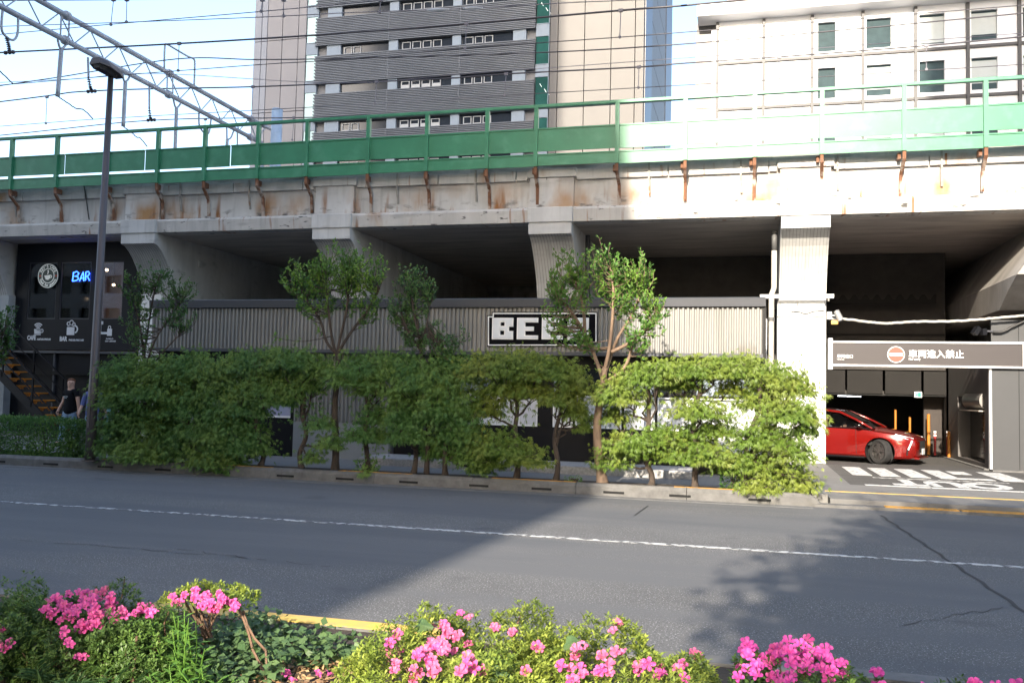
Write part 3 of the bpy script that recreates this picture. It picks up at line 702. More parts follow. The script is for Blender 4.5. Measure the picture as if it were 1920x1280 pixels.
# ================================================================== RIGHT COLUMN: cladding, beam, pipes, cables
CY_ = 25.38
cx_ = lambda p, y=640: X_(p, y, CY_)
pc = M('white_pier_paint', (.78, .775, .75), .6, var=.03, scale=1.2); overlay(pc, (.5, .48, .44), 2, (1, 1, .4), .6, .8)
cl = thing('pier_cladding', 'white painted cladding boxed round the foot of the sunlit pier', 'cladding', (1.45, CY_, .15))
c0, c1 = cx_(1458), cx_(1545); zcl = [.14, Z_(1500, 690, CY_), Z_(1500, 657, CY_), Z_(1500, 563, CY_)]
for a, b in zip(zcl[:-1], zcl[1:]): MB().box(c0, c1, CY_, CY_+1.2, a+.006, b-.006).build('panel', pc, cl)
MB().box(cx_(1425, 556), cx_(1562, 556), CY_-.25, CY_-.13, Z_(1500, 559, CY_-.2), Z_(1500, 552, CY_-.2)).build('top_beam', white_m, cl)
hw = MB()
for p in (1462, 1494, 1552): hw.box(cx_(p)-.02, cx_(p)+.02, CY_-.24, CY_-.14, Z_(1500, 566, CY_), Z_(1500, 559.5, CY_-.2))
hw.build('beam_hanger', grey_pipe, cl)
scr = MB(); 
for (u, v, w_, h_) in ((1504, 660, 5, 2), (1503, 664, 2, 6), (1508, 663, 3, 3), (1506, 668, 4, 3)): scr.box(cx_(u), cx_(u+w_), CY_-.004, CY_-.001, Z_(u, v+h_, CY_), Z_(u, v, CY_))
scr.build('worn_sticker', M('worn_sticker', (.22, .22, .24), .8), cl)
pipe_m = M('beige_drain_pipe', (.50, .47, .41), .55, var=.08, scale=2); pipe_d = M('dark_drain_pipe', (.10, .10, .10), .6)
dp = thing('drain_pipe', 'beige drainpipe running down beside the sunlit white pier', 'pipe', tuple(at(1446, 690, 25.1)))
A = [at(1452, 432, 25.1), at(1452, 470, 25.1)]; MB().tube(A, .075, 12).build('upper_pipe', pipe_d, dp, smooth=True)
x1_ = A[0][0]; x0_ = at(1446, 640, 25.1)[0]
MB().tube([(x1_, 25.1, A[1][2]), (x1_, 25.1, Z_(1452, 540, 25.1)), (x0_, 25.1, Z_(1446, 552, 25.1)), (x0_, 25.1, .15)], .072, 12).build('lower_pipe', pipe_m, dp, smooth=True)
MB().disc((x0_, 25.1, Z_(1446, 602, 25.1)), .085, .1, axis='z').build('collar', pipe_d, dp)
rl = thing('conduit_rail', 'pair of thin white conduits between the shop end and the drainpipe', 'conduit', tuple(at(1434, 690, 25.0)))
for p, t in ((1433, 592), (1436.5, 598)): MB().box(X_(p, 640, 25)-.018, X_(p, 640, 25)+.018, 24.98, 25.02, .15, Z_(p, t, 25)).build('conduit', white_m, rl)
cable_m = M('weathered_cable', (.55, .53, .48), .6, var=.2, scale=20); cable_k = M('black_rubber_cable', (.025, .025, .025), .5)
def spline(pts, n=10, wob=0, seed=0):
    r = random.Random(seed); P = [np.array(p) for p in pts]; out = []
    for i in range(len(P)-1):
        p0, p1, p2, p3 = P[max(i-1, 0)], P[i], P[i+1], P[min(i+2, len(P)-1)]
        for k in range(n):
            t = k/n; out.append(.5*((2*p1)+(-p0+p2)*t+(2*p0-5*p1+4*p2-p3)*t*t+(-p0+3*p1-3*p2+p3)*t**3)+np.array([0, r.uniform(-wob, wob), r.uniform(-wob, wob)]))
    return out+[P[-1]]
def cable(name, label, pts, r, m, n=10, wob=.006, seed=0, grp=None):
    return tag(MB().tube(spline(pts, n, wob, seed), r, 6).build(name, m, None, smooth=True), label, 'cable', grp)
cable('twisted_cable', 'pale twisted cable sagging across the driveway from pier to pier', [at(p, q, 25.15) for p, q in ((1553, 597), (1590, 599), (1640, 605), (1668, 606), (1720, 603), (1790, 602), (1860, 597), (1925, 591))], .034, cable_m, 12, .008)
cable('hanging_cable', 'black cable looping down to the dark bracket on the grey pier', [at(p, q, 25.3) for p, q in ((1862, 622), (1880, 622), (1900, 612), (1925, 600))], .03, cable_k, 8)
cable('wall_cable', 'thin grey cable strung across the white pier below the beam', [at(p, q, CY_-.03) for p, q in ((1458, 593), (1500, 594), (1545, 593))], .014, cable_m, 8, .004)
cable('wall_cable', 'frayed upper cable drooping across the white pier', [at(p, q, CY_-.03) for p, q in ((1482, 583), (1500, 585), (1510, 588), (1525, 584), (1546, 582))], .012, cable_k, 8, .006, 3)
cam_t = thing('security_camera', 'small grey bullet camera on a white box at the pier edge', 'camera', tuple(at(1556, 592, 25.1)))
a, b = at(1568, 583, 24.95), at(1577, 601, 24.9)
MB().tube([a, b], [.075, .08], 12).build('camera_body', M('camera_grey', (.25, .25, .25), .4), cam_t)
MB().box(X_(1551, 590, 25.1), X_(1559, 590, 25.1), 25.0, 25.25, Z_(1555, 598, 25.1), Z_(1555, 585, 25.1)).build('junction_box', white_m, cam_t)
MB().tube([at(1558, 591, 25.1), at(1571, 592, 24.95)], .025, 8).build('arm', white_m, cam_t)
lamp_o = thing('warning_lamp', 'small orange warning lamp under the camera box', 'lamp', tuple(at(1565, 608, 25.05)))
p = at(1565, 604, 25.05); MB().box(p[0]-.085, p[0]+.085, 24.97, 25.13, p[2]-.055, p[2]+.05).build('lens', M('orange_lens', (.85, .42, .10), .3, var=.03, emit=.25), lamp_o, bevel=.02)  # weak emission paints the sunlit look of the plastic lens
MB().box(p[0]-.09, p[0]+.09, 24.96, 25.14, p[2]+.051, p[2]+.075).build('cap', charcoal, lamp_o)
# ---- no entry sign board
GY = 25.3
gx = lambda p, y=664: X_(p, y, GY); gz = lambda y, p=1740: Z_(p, y, GY)
ns = thing('no_entry_sign', 'long brown sign board with white rim and red no entry disc over the driveway', 'sign', (gx(1740), GY, gz(664)))
brown = M('brown_sign_face', (.036, .029, .030), .5, var=.03, scale=.6); white_s = M('white_sign_vinyl', (.82, .81, .80), .4, var=.02)
xa_, xb_ = gx(1562), gx(1917.5); zA, zB = gz(685, 1740), gz(643.5, 1740)
MB().box(xa_, xb_, GY, GY+.12, zA, zB).build('board', brown, ns)
MB().box(xa_-.02, xb_+.05, GY-.03, GY+.15, zB, zB+.045).box(xa_-.02, xb_+.05, GY-.03, GY+.15, zA-.045, zA).box(xb_, xb_+.05, GY-.03, GY+.15, zA, zB).build('rim', white_s, ns)
MB().box(gx(1553), gx(1561), GY-.05, GY+.2, gz(692, 1555), gz(634, 1555)).build('mounting_post', white_s, ns)
dcx, dcz = gx(1680), gz(664.5, 1680); rd = gx(1696.5)-dcx
d1 = MB().disc((dcx, GY-.012, dcz), rd, .011, 40).build('disc_rim', white_s, ns)
d2 = MB().disc((dcx, GY-.018, dcz), rd*.91, .0059, 40).build('red_disc', M('red_sign_vinyl', (.66, .075, .05), .4, var=.02), ns)
MB().box(dcx-rd*.74, dcx+rd*.74, GY-.024, GY-.0181, dcz-rd*.17, dcz+rd*.17).build('white_bar', white_s, d2)
def fit_text(txt, p0, p1, ybase, Y, zf, m, par, bold=.02, h=None, nm='lettering'):
    """text whose width runs from pixel column p0 to p1 on the plane Y"""
    x0, x1 = X_(p0, ybase, Y), X_(p1, ybase, Y); z = Z_((p0+p1)/2, ybase, Y)
    me = text_mesh(txt, 1, bold=bold, ext=.002)
    xs = [v.co.x for v in me.vertices]; ys = [v.co.y for v in me.vertices]
    s = (x1-x0)/(max(xs)-min(xs)); sy = s if h is None else (Z_(p0, ybase-h, Y)-Z_(p0, ybase, Y))/(max(ys)-min(ys))
    me.transform(Matrix.Translation((x0, Y-zf, z)) @ Matrix.Rotation(math.pi/2, 4, 'X') @ Matrix.Diagonal((s, sy, .4, 1)) @ Matrix.Translation((-min(xs), -min(ys), 0)))
    return link(nm, me, m, par)
fit_text('車両進入禁止', 1704, 1807, 671, GY, .004, white_s, ns, .012)
fit_text('No entry', 1704, 1726, 676, GY, .004, white_s, ns, .015, 5)
fit_text('車両出口', 1569.5, 1599, 671, GY, .004, white_s, ns, .008)
fit_text('Vehicle exit', 1569.5, 1583, 674.5, GY, .004, white_s, ns, .01, 2.2)
# ================================================================== GARAGE UNDER THE VIADUCT
garage = thing('parking_garage', 'dark garage entrance under the viaduct with grey side wall and low opening', 'garage', (4, 31, .13))
gd = M('garage_dark_cladding', (.06, .054, .05), .7, var=.15, spec=.2); gp = M('garage_panel', (.012, .0105, .0095), .7, var=.12, spec=.25); gk = M('garage_black', (.012, .012, .012), .8)
g31 = lambda p, y=700: X_(p, y, 31)
gL, gR = 2.07, 6.1
MB().box(gL, gR, 31, 31.3, Z_(1650, 693, 31), 6.6).box(-4.7, gL, 31, 31.3, .1, 6.6).build('upper_wall', gd, garage)
MB().box(gL, gR, 30.93, 30.99, 3.95, 4.0).build('trim_line', gp, garage)
zg = MB(); x = gL; z5 = Z_(1650, 566, 31)
pts = [(gL, z5-.12)]
while x < 5.75: pts += [(x, z5), (x+.07, z5), (x+.17, z5+.16), (x+.24, z5+.16)]; x += .34
pts = [(gL, z5-.14)]+[q for q in pts[1:]]+[(pts[-1][0], z5-.14)]
zg.prism(pts, 'y', 30.3, 30.36); zg.build('corrugated_edge', gp, garage)
za, zb2 = Z_(1650, 738, 31), Z_(1650, 695, 31)
for a, b in ((1545, 1584), (1588, 1654), (1659, 1726), (1731, 1779)): MB().box(max(gL, g31(a)), min(gR, g31(b)), 30.9, 30.999, za, zb2).build('lintel_panel', gp, garage)
MB().box(gL, gR, 31.31, 38.5, za-.06, za+.1).build('ceiling', gd, garage)
MB().box(gL, gR, 30.95, 31.2, za-.05, za-.002).build('lintel', gk, garage)
MB().box(gL, 7.3, 38.2, 38.4, .1, 2.2).build('back_wall', gk, garage)
MB().box(g31(1741), g31(1783), 31.8, 31.95, .13, za-.07).build('inner_wall', M('garage_brown_wall', (.04, .03, .025), .7), garage)
MB().box(g31(1780), 6.1, 30.6, 31.29, .13, za+.9).build('jamb', gd, garage)
# right side wall with glazed recess, grey front
gw = M('grey_side_wall', (.11, .10, .095), .6, var=.1, scale=1.2, stretch=(1, 1, .3)); gf = M('shade_grey_panel', (.05, .051, .054), .45, var=.06, scale=1)
Yq = lambda p, y: atx(p, y, 6.1)[1]; Zq = lambda p, y: atx(p, y, 6.1)[2]
ya, yb = Yq(1846, 800), Yq(1796, 800); zr0, zr1 = Zq(1820, 866), Zq(1820, 742)
MB().grid([25.5, ya, yb, 30.9], [.13, max(.25, zr0), zr1, 3.42], lambda i, j: not (i == 1 and j == 1), 6.1, 6.5, 'yz').build('side_wall', gw, garage)
rec = MB().box(6.44, 6.49, ya, yb, max(.25, zr0), zr1).build('glazed_recess', M('smoked_glass', (.03, .028, .026), .12, spec=.7), garage)
hb = MB()
for k in range(8):
    z0 = zr0+.25+k*(zr1-zr0-.4)/8; hb.box(6.425, 6.439, ya+.02, ya+(yb-ya)*.55, z0, z0+.012)
hb.build('rack_bars', gw, rec)
pts = [(6.05+.33*(1-math.cos(t)), 0) for t in (0,)]
hd = MB().tube([(6.28, ya+.2, zr1-.12), (6.28, yb-.9, zr1-.12)], .26, 20); hd.build('hood', M('galvanised_hood', (.28, .27, .26), .45, metal=.5, var=.1), garage, smooth=False)
MB().box(5.98, 6.42, ya+.1, yb-.8, zr1-.42, zr1-.39).build('shelf', M('pale_shelf', (.5, .45, .38), .6), garage)
MB().box(6.08, 9, 25.40, 25.499, .13, 3.98).build('front_panel', gf, garage)  # dark grey stands in for shade lying on the pier face
MB().box(6.03, 6.079, 25.38, 25.52, .13, 3.4).build('sunlit_edge', white_m, garage)  # white strip paints the sunlit left edge of the pier
jl = MB()
for p in (1911,): jl.box(X_(p, 760, 25.4)-.008, X_(p, 760, 25.4)+.008, 25.395, 25.3995, .14, 3.97)
jl.box(6.1, 9, 25.394, 25.3985, 3.3, 3.32).build('panel_joints', gk, garage)
MB().box(6.0, 60, 25.0, 25.37, .13, .17).build('wall_kerb', kerb_m, garage)
# pale edge strip of the driveway running in along the wall
MB().box(5.92, 6.06, 25.52, 31, .13, .16).build('edge_strip', concrete_pale, garage)
def gthing(name, label, cat, mbs, loc, grp=None):
    t = thing(name, label, cat, loc, grp)
    for nm, mb, m in mbs: mb.build(nm, m, t)
    return t
lum = M('lit_tube', (.9, .93, 1.0), .5, var=0, emit=3.0)
for k, (p, q) in enumerate(((1584, 743), (1602, 739))):
    c = at(p, q, 32.5+k*2.5); dz = za-.065-c[2]
    gthing('ceiling_light', ['lit white ceiling tube nearest the red car roof', 'lit white ceiling tube further into the garage, right of the other'][k], 'light', [('tube', MB().box(c[0]-.22, c[0]+.22, c[1]-.06, c[1]+.06, za-.10, za-.0805), lum), ('base', MB().box(c[0]-.24, c[0]+.24, c[1]-.08, c[1]+.08, za-.08, za-.061), white_m)], (c[0], c[1], za-.061), 'garage ceiling lights')
c = at(1722, 739, 30.8)
es = gthing('exit_sign', 'small green and white running figure exit sign over the garage opening', 'sign', [('case', MB().box(c[0]-.11, c[0]+.11, 30.83, 30.92, c[2]-.10, c[2]+.08), white_m), ('face', MB().box(c[0]-.1, c[0]+.1, 30.822, 30.829, c[2]-.09, c[2]+.07), M('exit_sign_white', (.35, .6, .5), .4, emit=.15)), ('symbol', MB().box(c[0]-.01, c[0]+.075, 30.815, 30.8215, c[2]-.07, c[2]+.055).box(c[0]-.07, c[0]-.02, 30.815, 30.8215, c[2]-.05, c[2]+.02), M('exit_sign_green', (.02, .30, .14), .4, emit=.3))], tuple(c))
opole = M('orange_pole', (.40, .15, .015), .5, var=.05)
for k, (p, t, b, Y, r) in enumerate(((1679, 768, 812, 31.7, .035), (1706, 782, 815, 31.6, .035), (1741, 776, 828, 31.4, .05), (1779, 808, 850, 30.3, .045))):
    c = at(p, t, Y)
    gthing('guard_pole', ['slim orange pole rising behind the windscreen of the red car', 'slim orange pole rising behind the bonnet of the red car', 'orange pole in front of the brown inner garage wall', 'short orange pole at the right jamb of the garage'][k], 'pole', [('shaft', MB().tube([(c[0], Y, .13), (c[0], Y, c[2])], r, 10), opole), ('foot_plate', MB().disc((c[0], Y, .131), r*2.4, .02, axis='z'), gk)], (c[0], Y, .13), 'orange guard poles')
red_b = M('red_post', (.35, .03, .03), .5)
for k, (p, Y) in enumerate(((1753, 30.9), (1777, 30.5))):
    c = at(p, 808, Y); bd = MB()
    gthing('delineator_post', ['red post with white bands beside the orange pole inside the garage', 'red post with white bands at the foot of the garage jamb'][k], 'post', [('post', MB().tube([(c[0], Y, .13), (c[0], Y, c[2])], .04, 10), red_b), ('bands', MB().tube([(c[0], Y, c[2]-.16), (c[0], Y, c[2]-.10)], .043, 10).tube([(c[0], Y, c[2]-.06), (c[0], Y, c[2]+.005)], .043, 10), white_s), ('foot', MB().disc((c[0], Y, .131), .12, .03, axis='z'), gk)], (c[0], Y, .13), 'banded posts')
c = at(1845, 620, 25.3)
gthing('floodlight', 'dark floodlight on the corner of the grey pier above the sign', 'lamp', [('head', MB().bar(at(1826, 626, 25.2), at(1834, 614, 25.25), .16, .12), black_m), ('head', MB().bar(at(1840, 622, 25.2), at(1848, 622, 25.25), .12, .16), black_m), ('bracket', MB().bar(at(1830, 620, 25.27), at(1866, 621, 25.38), .04), charcoal)], tuple(c))
# ================================================================== CAFE AT THE LEFT
KY = 25.6
cafe = thing('cafe_building', 'black fronted upstairs cafe bar with three tall windows under the viaduct', 'cafe', (-22, KY, .15))
kx = lambda p, y=570: X_(p, y, KY); kz = lambda y, p=140: Z_(p, y, KY)
fl = kz(656)
cw = M('cafe_black_cladding', (.006, .007, .011), .55, var=.15, scale=1, spec=.25)
vb = [kx(34, 450), kx(51), kx(104), kx(111), kx(168), kx(180), kx(229), kx(262)]
hb_ = [fl, kz(598), kz(491), 6.6]
MB().grid(vb, hb_, lambda i, j: not (i in (1, 3, 5) and j == 1), KY, KY+.12).build('front_wall', cw, cafe)
MB().box(vb[0], vb[-1], KY, KY+.1, .15, fl-.12).build('base_wall', M('cafe_base_cladding', (.008, .008, .011), .55, var=.1, spec=.25), cafe)
MB().box(vb[0]-.2, vb[-1], KY-.16, KY-.001, fl-.12, fl-.04).build('floor_beam', charcoal, cafe)
MB().box(vb[0]-.2, vb[-1], KY-.1, KY-.001, fl-.85, fl-.72).build('lower_beam', black_m, cafe)
for p in (100, 175): MB().box(kx(p, 760)-.03, kx(p, 760)+.03, KY-.08, KY-.001, .15, fl-.121).build('base_post', charcoal, cafe)
wr = M('cafe_interior', (.45, .33, .25), .8, var=.3, scale=.8)
MB().box(vb[0], vb[-1], KY+3.0, KY+3.1, fl, 6.6).box(vb[0], vb[0]+.05, KY+.12, KY+3, fl, 6.6).box(vb[-1]-.05, vb[-1], KY+.12, KY+3, fl, 6.6).box(vb[0]+.05, vb[-1]-.05, KY+.12, KY+3, fl-.1, fl).build('interior', wr, cafe)
MB().box(kx(120), kx(150), KY+1.5, KY+2.2, fl, fl+1.2).build('counter', M('counter_wood', (.25, .15, .08), .5), cafe)
gl_c = glass('cafe_glass', (.8, .8, .85))
for i in (1, 3, 5):
    f = MB().box(vb[i]+.03, vb[i+1]-.03, KY+.05, KY+.06, hb_[1]+.03, hb_[2]-.03).build('window', gl_c, cafe)
    MB().box(vb[i], vb[i]+.03, KY+.02, KY+.09, hb_[1], hb_[2]).box(vb[i+1]-.03, vb[i+1], KY+.02, KY+.09, hb_[1], hb_[2]).box(vb[i]+.03, vb[i+1]-.03, KY+.02, KY+.09, hb_[2]-.03, hb_[2]).box(vb[i]+.03, vb[i+1]-.03, KY+.02, KY+.09, hb_[1], hb_[1]+.03).build('window_frame', charcoal, f)
wv = M('white_window_vinyl', (.62, .64, .68), .5, var=.02)
q = KY-.001
def arc(c, r0, r1, a0, a1, n=10):
    pts = [(c[0]+r1*math.cos(a0+(a1-a0)*k/n), c[1]+r1*math.sin(a0+(a1-a0)*k/n)) for k in range(n+1)]+[(c[0]+r0*math.cos(a1+(a0-a1)*k/n), c[1]+r0*math.sin(a1+(a0-a1)*k/n)) for k in range(n+1)]
    return pts
u = .0235   # metres per photo pixel here
ic = MB(); cx0, cz0 = kx(74), kz(617)
for r in (5, 9.2, 13.4)[0:]: pass
for r0, r1 in ((3.2, 5.0), (6.2, 7.8), (9, 10.6)): ic.prism(arc((cx0, cz0-.04), r0*u, r1*u, math.radians(48), math.radians(132)), 'y', q-.004, q)
ic.disc((cx0, q-.004, cz0-.02), 1.8*u, .004, 12)
ic.prism([(cx0-7*u, kz(617)), (cx0+6*u, kz(617)), (cx0+5*u, kz(626)), (cx0-6*u, kz(626))], 'y', q-.004, q); ic.disc((cx0+6.6*u, q-.004, kz(620.5)), 3*u, .004, 14, r0=1.7*u)
ic.box(cx0-7*u, cx0+5*u, q-.004, q, kz(628.4), kz(626.8)); ic.build('cafe_symbol', wv, cafe)
im = MB(); mx0 = kx(135.5)
im.box(mx0-7*u, mx0+6*u, q-.004, q, kz(628), kz(613)); im.prism(arc((mx0+6*u, kz(617)), 4*u, 6.2*u, -1.4, 1.4), 'y', q-.004, q)
for dx_, dz_, r_ in ((-4.5, 606, 3.2), (.5, 604, 4), (4.5, 607, 3)): im.disc((mx0+dx_*u, q-.004, kz(dz_+1)), r_*u, .004, 16, r0=(r_-1.3)*u)
im.build('beer_symbol', wv, cafe)
ib = MB(); bx0 = kx(207)
ib.box(bx0-18*u, bx0+4*u, q-.004, q, kz(626), kz(622)); ib.box(bx0-14.6*u, bx0-13.2*u, q-.004, q, kz(622), kz(606)); ib.box(bx0-17*u, bx0-10.5*u, q-.004, q, kz(608), kz(602)); ib.box(bx0-3*u, bx0+5*u, q-.0041, q-.0002, kz(629), kz(616)); ib.disc((bx0+.5*u, q-.004, kz(613.5)), 2.6*u, .004, 14, r0=1.6*u)
ib.box(bx0-18*u, bx0-16.6*u, q-.004, q, kz(629), kz(626)); ib.build('hotel_symbol', wv, cafe)
fit_text('CAFE', 51, 67, 637.5, KY, .004, wv, cafe, .05, 9); fit_text('AM7:00-PM5:00', 69, 95, 638, KY, .004, wv, cafe, .04, 4)
fit_text('BAR', 112, 126, 639.5, KY, .004, wv, cafe, .05, 9); fit_text('PM5:00-PM11:00', 129, 157, 639.5, KY, .004, wv, cafe, .04, 4)
fit_text('IN PM3:00-', 199, 213, 636.5, KY, .004, wv, cafe, .03, 3); fit_text('OUT -AM10:00', 197, 217, 641, KY, .004, wv, cafe, .03, 3)
# round cafe sign hanging in the first window
rc = thing('round_sign', 'round white and green cafe sign with a steaming cup in the first window', 'sign', tuple(at(89, 517, KY-.03)))
RX, RZ = kx(89.5), kz(517.5, 89); R = 17.5*u*1.02
sg_w = M('emissive_sign_white', (.72, .76, .74), .4, var=.02, emit=.06); sg_d = M('sign_dark_green', (.03, .06, .055), .4); sg_r = M('sign_red', (.5, .07, .04), .4)  # sign white has a faint emission mixed in
d = MB().disc((RX, KY-.05, RZ), R, .045, 36).build('disc', sg_d, rc)
MB().disc((RX, KY-.056, RZ), R*.99, .0055, 36, r0=R*.93).disc((RX, KY-.056, RZ), R*.62, .0055, 36, r0=R*.56).build('rings', sg_w, rc)
def ring_text(s, a0, a1, r, size, flip=False):
    out = []
    for k, chh in enumerate(s):
        a = a0+(a1-a0)*k/max(1, len(s)-1)
        if chh == ' ': continue
        me = text_mesh(chh, size, bold=.004, ext=.002, align='CENTER')
        rot = a-math.pi/2 if not flip else a+math.pi/2
        me.transform(Matrix.Translation((RX+r*math.cos(a), KY-.053, RZ+r*math.sin(a))) @ Matrix.Rotation(math.pi/2, 4, 'X') @ Matrix.Rotation(rot, 4, 'Z'))
        out.append(me)
    bm = bmesh.new()
    for me in out: bm.from_mesh(me); bpy.data.meshes.remove(me)
    me = bpy.data.meshes.new('lettering'); bm.to_mesh(me); bm.free(); return link('lettering', me, sg_w, rc)
ring_text("KEY'S CAFE", math.radians(150), math.radians(30), R*.68, .14)
ring_text('Food for guests', math.radians(205), math.radians(335), R*.86, .12, True)
cp = MB(); cp.prism([(RX-R*.36, RZ+R*.02), (RX+R*.24, RZ+R*.08), (RX+R*.2, RZ-R*.2), (RX+R*.02, RZ-R*.34), (RX-R*.2, RZ-R*.3)], 'y', KY-.058, KY-.0501); cp.disc((RX+R*.26, KY-.058, RZ-R*.06), R*.13, .0079, 14, r0=R*.07)
cp.prism([(RX-R*.1, RZ+R*.15), (RX-R*.02, RZ+R*.3), (RX-R*.08, RZ+R*.42), (RX+R*.02, RZ+R*.5), (RX+R*.06, RZ+R*.32), (RX+R*.0, RZ+R*.16)], 'y', KY-.058, KY-.0501); cp.build('cup_symbol', sg_w, rc)
MB().disc((RX-R*.78, KY-.057, RZ), R*.09, .0069, 10).disc((RX+R*.78, KY-.057, RZ), R*.09, .0069, 10).build('dots', sg_r, rc)
# neon BAR
nb = thing('neon_sign', 'blue neon sign reading BAR in the middle cafe window', 'sign', tuple(at(152, 527, KY-.05)))
neon = M('blue_neon', (.03, .12, 1.0), .4, var=0, emit=2.2)
k_ = lambda a, b: at(a, b, KY-.06)
strokes = {'b': [[(138, 510), (136, 527)], [(138, 511), (144, 509), (148, 512), (146, 516), (139, 518), (146, 519), (147, 523), (143, 526), (136, 527)]],
           'a': [[(149, 527), (153, 517), (156, 510), (157, 518), (157, 527)], [(151, 522), (158, 521)]],
           'r': [[(160, 526), (161, 510)], [(161, 510), (166, 509), (168, 513), (165, 517), (161, 518), (165, 520), (168, 526)]]}
for L_, ss in strokes.items():
    mb = MB()
    for s_ in ss: mb.tube([k_(*p) for p in s_], .017, 6)
    mb.build('letter', neon, nb)
bulb = M('warm_bulb', (1, .72, .38), .4, var=0, emit=12)
for k, (a, b, d_) in enumerate(((134, 512, 1.0), (147, 508, .6), (200, 506, .7), (213, 534, .9), (162, 560, 1.4))):
    c = at(a, b, KY+d_)
    gthing('pendant_lamp', ['warm bulb just left of the neon letters', 'warm bulb just above the neon letters', 'upper warm bulb in the right cafe window', 'lower warm bulb in the right cafe window', 'low warm table lamp in the middle cafe window'][k], 'lamp', [('bulb', MB().ball(c, .045 if k < 4 else .07), bulb), ('cord', MB().tube([(c[0], c[1], c[2]+.04), (c[0], c[1], min(6.5, c[2]+1.0))] if k < 4 else [(c[0], c[1], c[2]-.04), (c[0], c[1], fl)], .008, 5), black_m)], tuple(c), 'cafe lamps')
# stairs with orange-edged treads coming down to the right
st = thing('staircase', 'black metal stair with orange treads leading up to the cafe', 'stairs', (-21.5, 24.2, .15))
or_t = M('orange_tread', (.52, .20, .02), .6, var=.15); 
sy0, sy1 = 23.2, 24.4
xb0 = X_(112, 788, sy0); n = 12; rise = (fl-.1-.15)/n; run = .27
MBs = MB()
for k in range(n):
    x = xb0-.15-run*k; z = .15+rise*(k+1)
    t = MB().box(x-.30, x, sy0, sy1, z-.035, z)
    tr = t.build('tread', or_t, st)
    br_ = MB()
    for (a, b) in ((0, .34), (.34, .72), (.72, 1.08)): br_.prism([(sy0+a+.02, z-.036), (sy0+a+.09, z-.12), (sy0+a+.12, z-.06), (sy0+a+.30, z-.036)], 'x', x-.20, x-.05)
    br_.build('tread_bracket', or_t, tr)
x0, z0, x1, z1 = xb0+.12, .15, xb0-.15-run*n, .15+rise*n+.05
for y in (sy0-.03, sy1+.03): MB().bar((x0, y, z0), (x1, y, z1), .05, .26, up=(0, 0, 1)).build('stringer', black_m, st)
for y in (sy0-.03, sy1+.03):
    MB().bar((x0, y, z0+.95), (x1, y, z1+.95), .045).build('handrail', black_m, st); MB().bar((x0, y, z0+.5), (x1, y, z1+.5), .03).build('mid_rail', black_m, st)
    for t in (0, .33, .66, 1): MB().bar((x0+(x1-x0)*t, y, z0+(z1-z0)*t), (x0+(x1-x0)*t, y, z0+(z1-z0)*t+.95), .05).build('baluster', black_m, st)
MB().box(x1-1.8, x1, sy0, KY-.17, fl-.2, fl-.13).build('landing', black_m, st)
# foot of the pier at the far left edge, painted lighter
gthing('pier_cladding', 'pale grey cladding round the pier foot at the left edge', 'cladding', [('panel', MB().box(X_(-60, 600, 25.3), X_(14, 600, 25.3), 25.3, 26, .15, Z_(5, 553, 25.3)), M('pale_grey_panel', (.36, .38, .39), .7, var=.08))], (X_(-10, 600, 25.3), 25.3, .15))
gthing('pier_cladding', 'white painted cladding round the pier foot beside the cafe', 'cladding', [('panel', MB().box(X_(263, 600, 25.35), X_(300, 600, 25.35), 25.35, 26, .15, Z_(290, 552, 25.35)), pc)], (X_(290, 600, 25.35), 25.35, .15))
# pipes under the deck
gthing('ceiling_duct', 'grey duct bending along the side of the left pier', 'duct', [('duct', MB().tube([at(338, 490, 27), at(372, 494, 26.6), at(420, 506, 29)], .13, 10), conc_clean), ('riser', MB().tube([at(372, 455, 26.8), at(372, 555, 26.8)], .06, 8), charcoal)], tuple(at(372, 494, 27)))
gthing('drain_pipe', 'dark drainpipe on the side of the middle pier', 'pipe', [('pipe', MB().tube([at(1102, 440, 26.5), at(1102, 560, 26.5)], .08, 8), charcoal)], tuple(at(1102, 560, 26.5)))
# chalk sign and posters by the shop end
t = thing('a_frame_sign', 'green chalkboard A-frame sign standing on the pavement behind the couple', 'sign', tuple(atz(203, 835, .15)))
b = atz(203, 836, .15); Yb = b[1]; g_ = lambda p, y, dy=0: at(p, y, Yb+dy)
MB().add([g_(197, 760), g_(215, 761), g_(210, 836), g_(190, 836)]+[g_(197, 760, .04), g_(215, 761, .04), g_(210, 836, .04), g_(190, 836, .04)], [(0, 1, 2, 3), (7, 6, 5, 4), (0, 4, 5, 1), (1, 5, 6, 2), (2, 6, 7, 3), (3, 7, 4, 0)]).build('front_board', M('green_chalkboard', (.10, .30, .28), .7, var=.15, scale=8, col2=(.35, .5, .48), lo=.5, hi=.7), t)
MB().bar(g_(216, 760, .06), g_(222, 836, .45), .05).bar(g_(198, 760, .06), g_(203, 836, .45), .05).build('rear_leg', M('dark_wood', (.05, .035, .025), .7), t)
pm = M('poster_print', (.55, .50, .56), .6, var=.4, scale=7, col2=(.12, .10, .14))
for k, (a, b, c, d) in enumerate(((217, 761, 225, 772), (228, 752, 243, 780))):
    p, q2 = at(a, d, 21.5), at(c, b, 21.5)
    gthing('poster_stand', ['small white poster on a thin stand right of the chalkboard', 'larger printed poster on a stand behind the hedge'][k], 'poster', [('print', MB().box(p[0], q2[0], 21.5, 21.52, p[2], q2[2]), pm), ('stand', MB().box((p[0]+q2[0])/2-.015, (p[0]+q2[0])/2+.015, 21.522, 21.55, .15, p[2]+.1), black_m)], ((p[0]+q2[0])/2, 21.5, .15), 'posters by the pavement')
p = at(362, 740, 18.6)
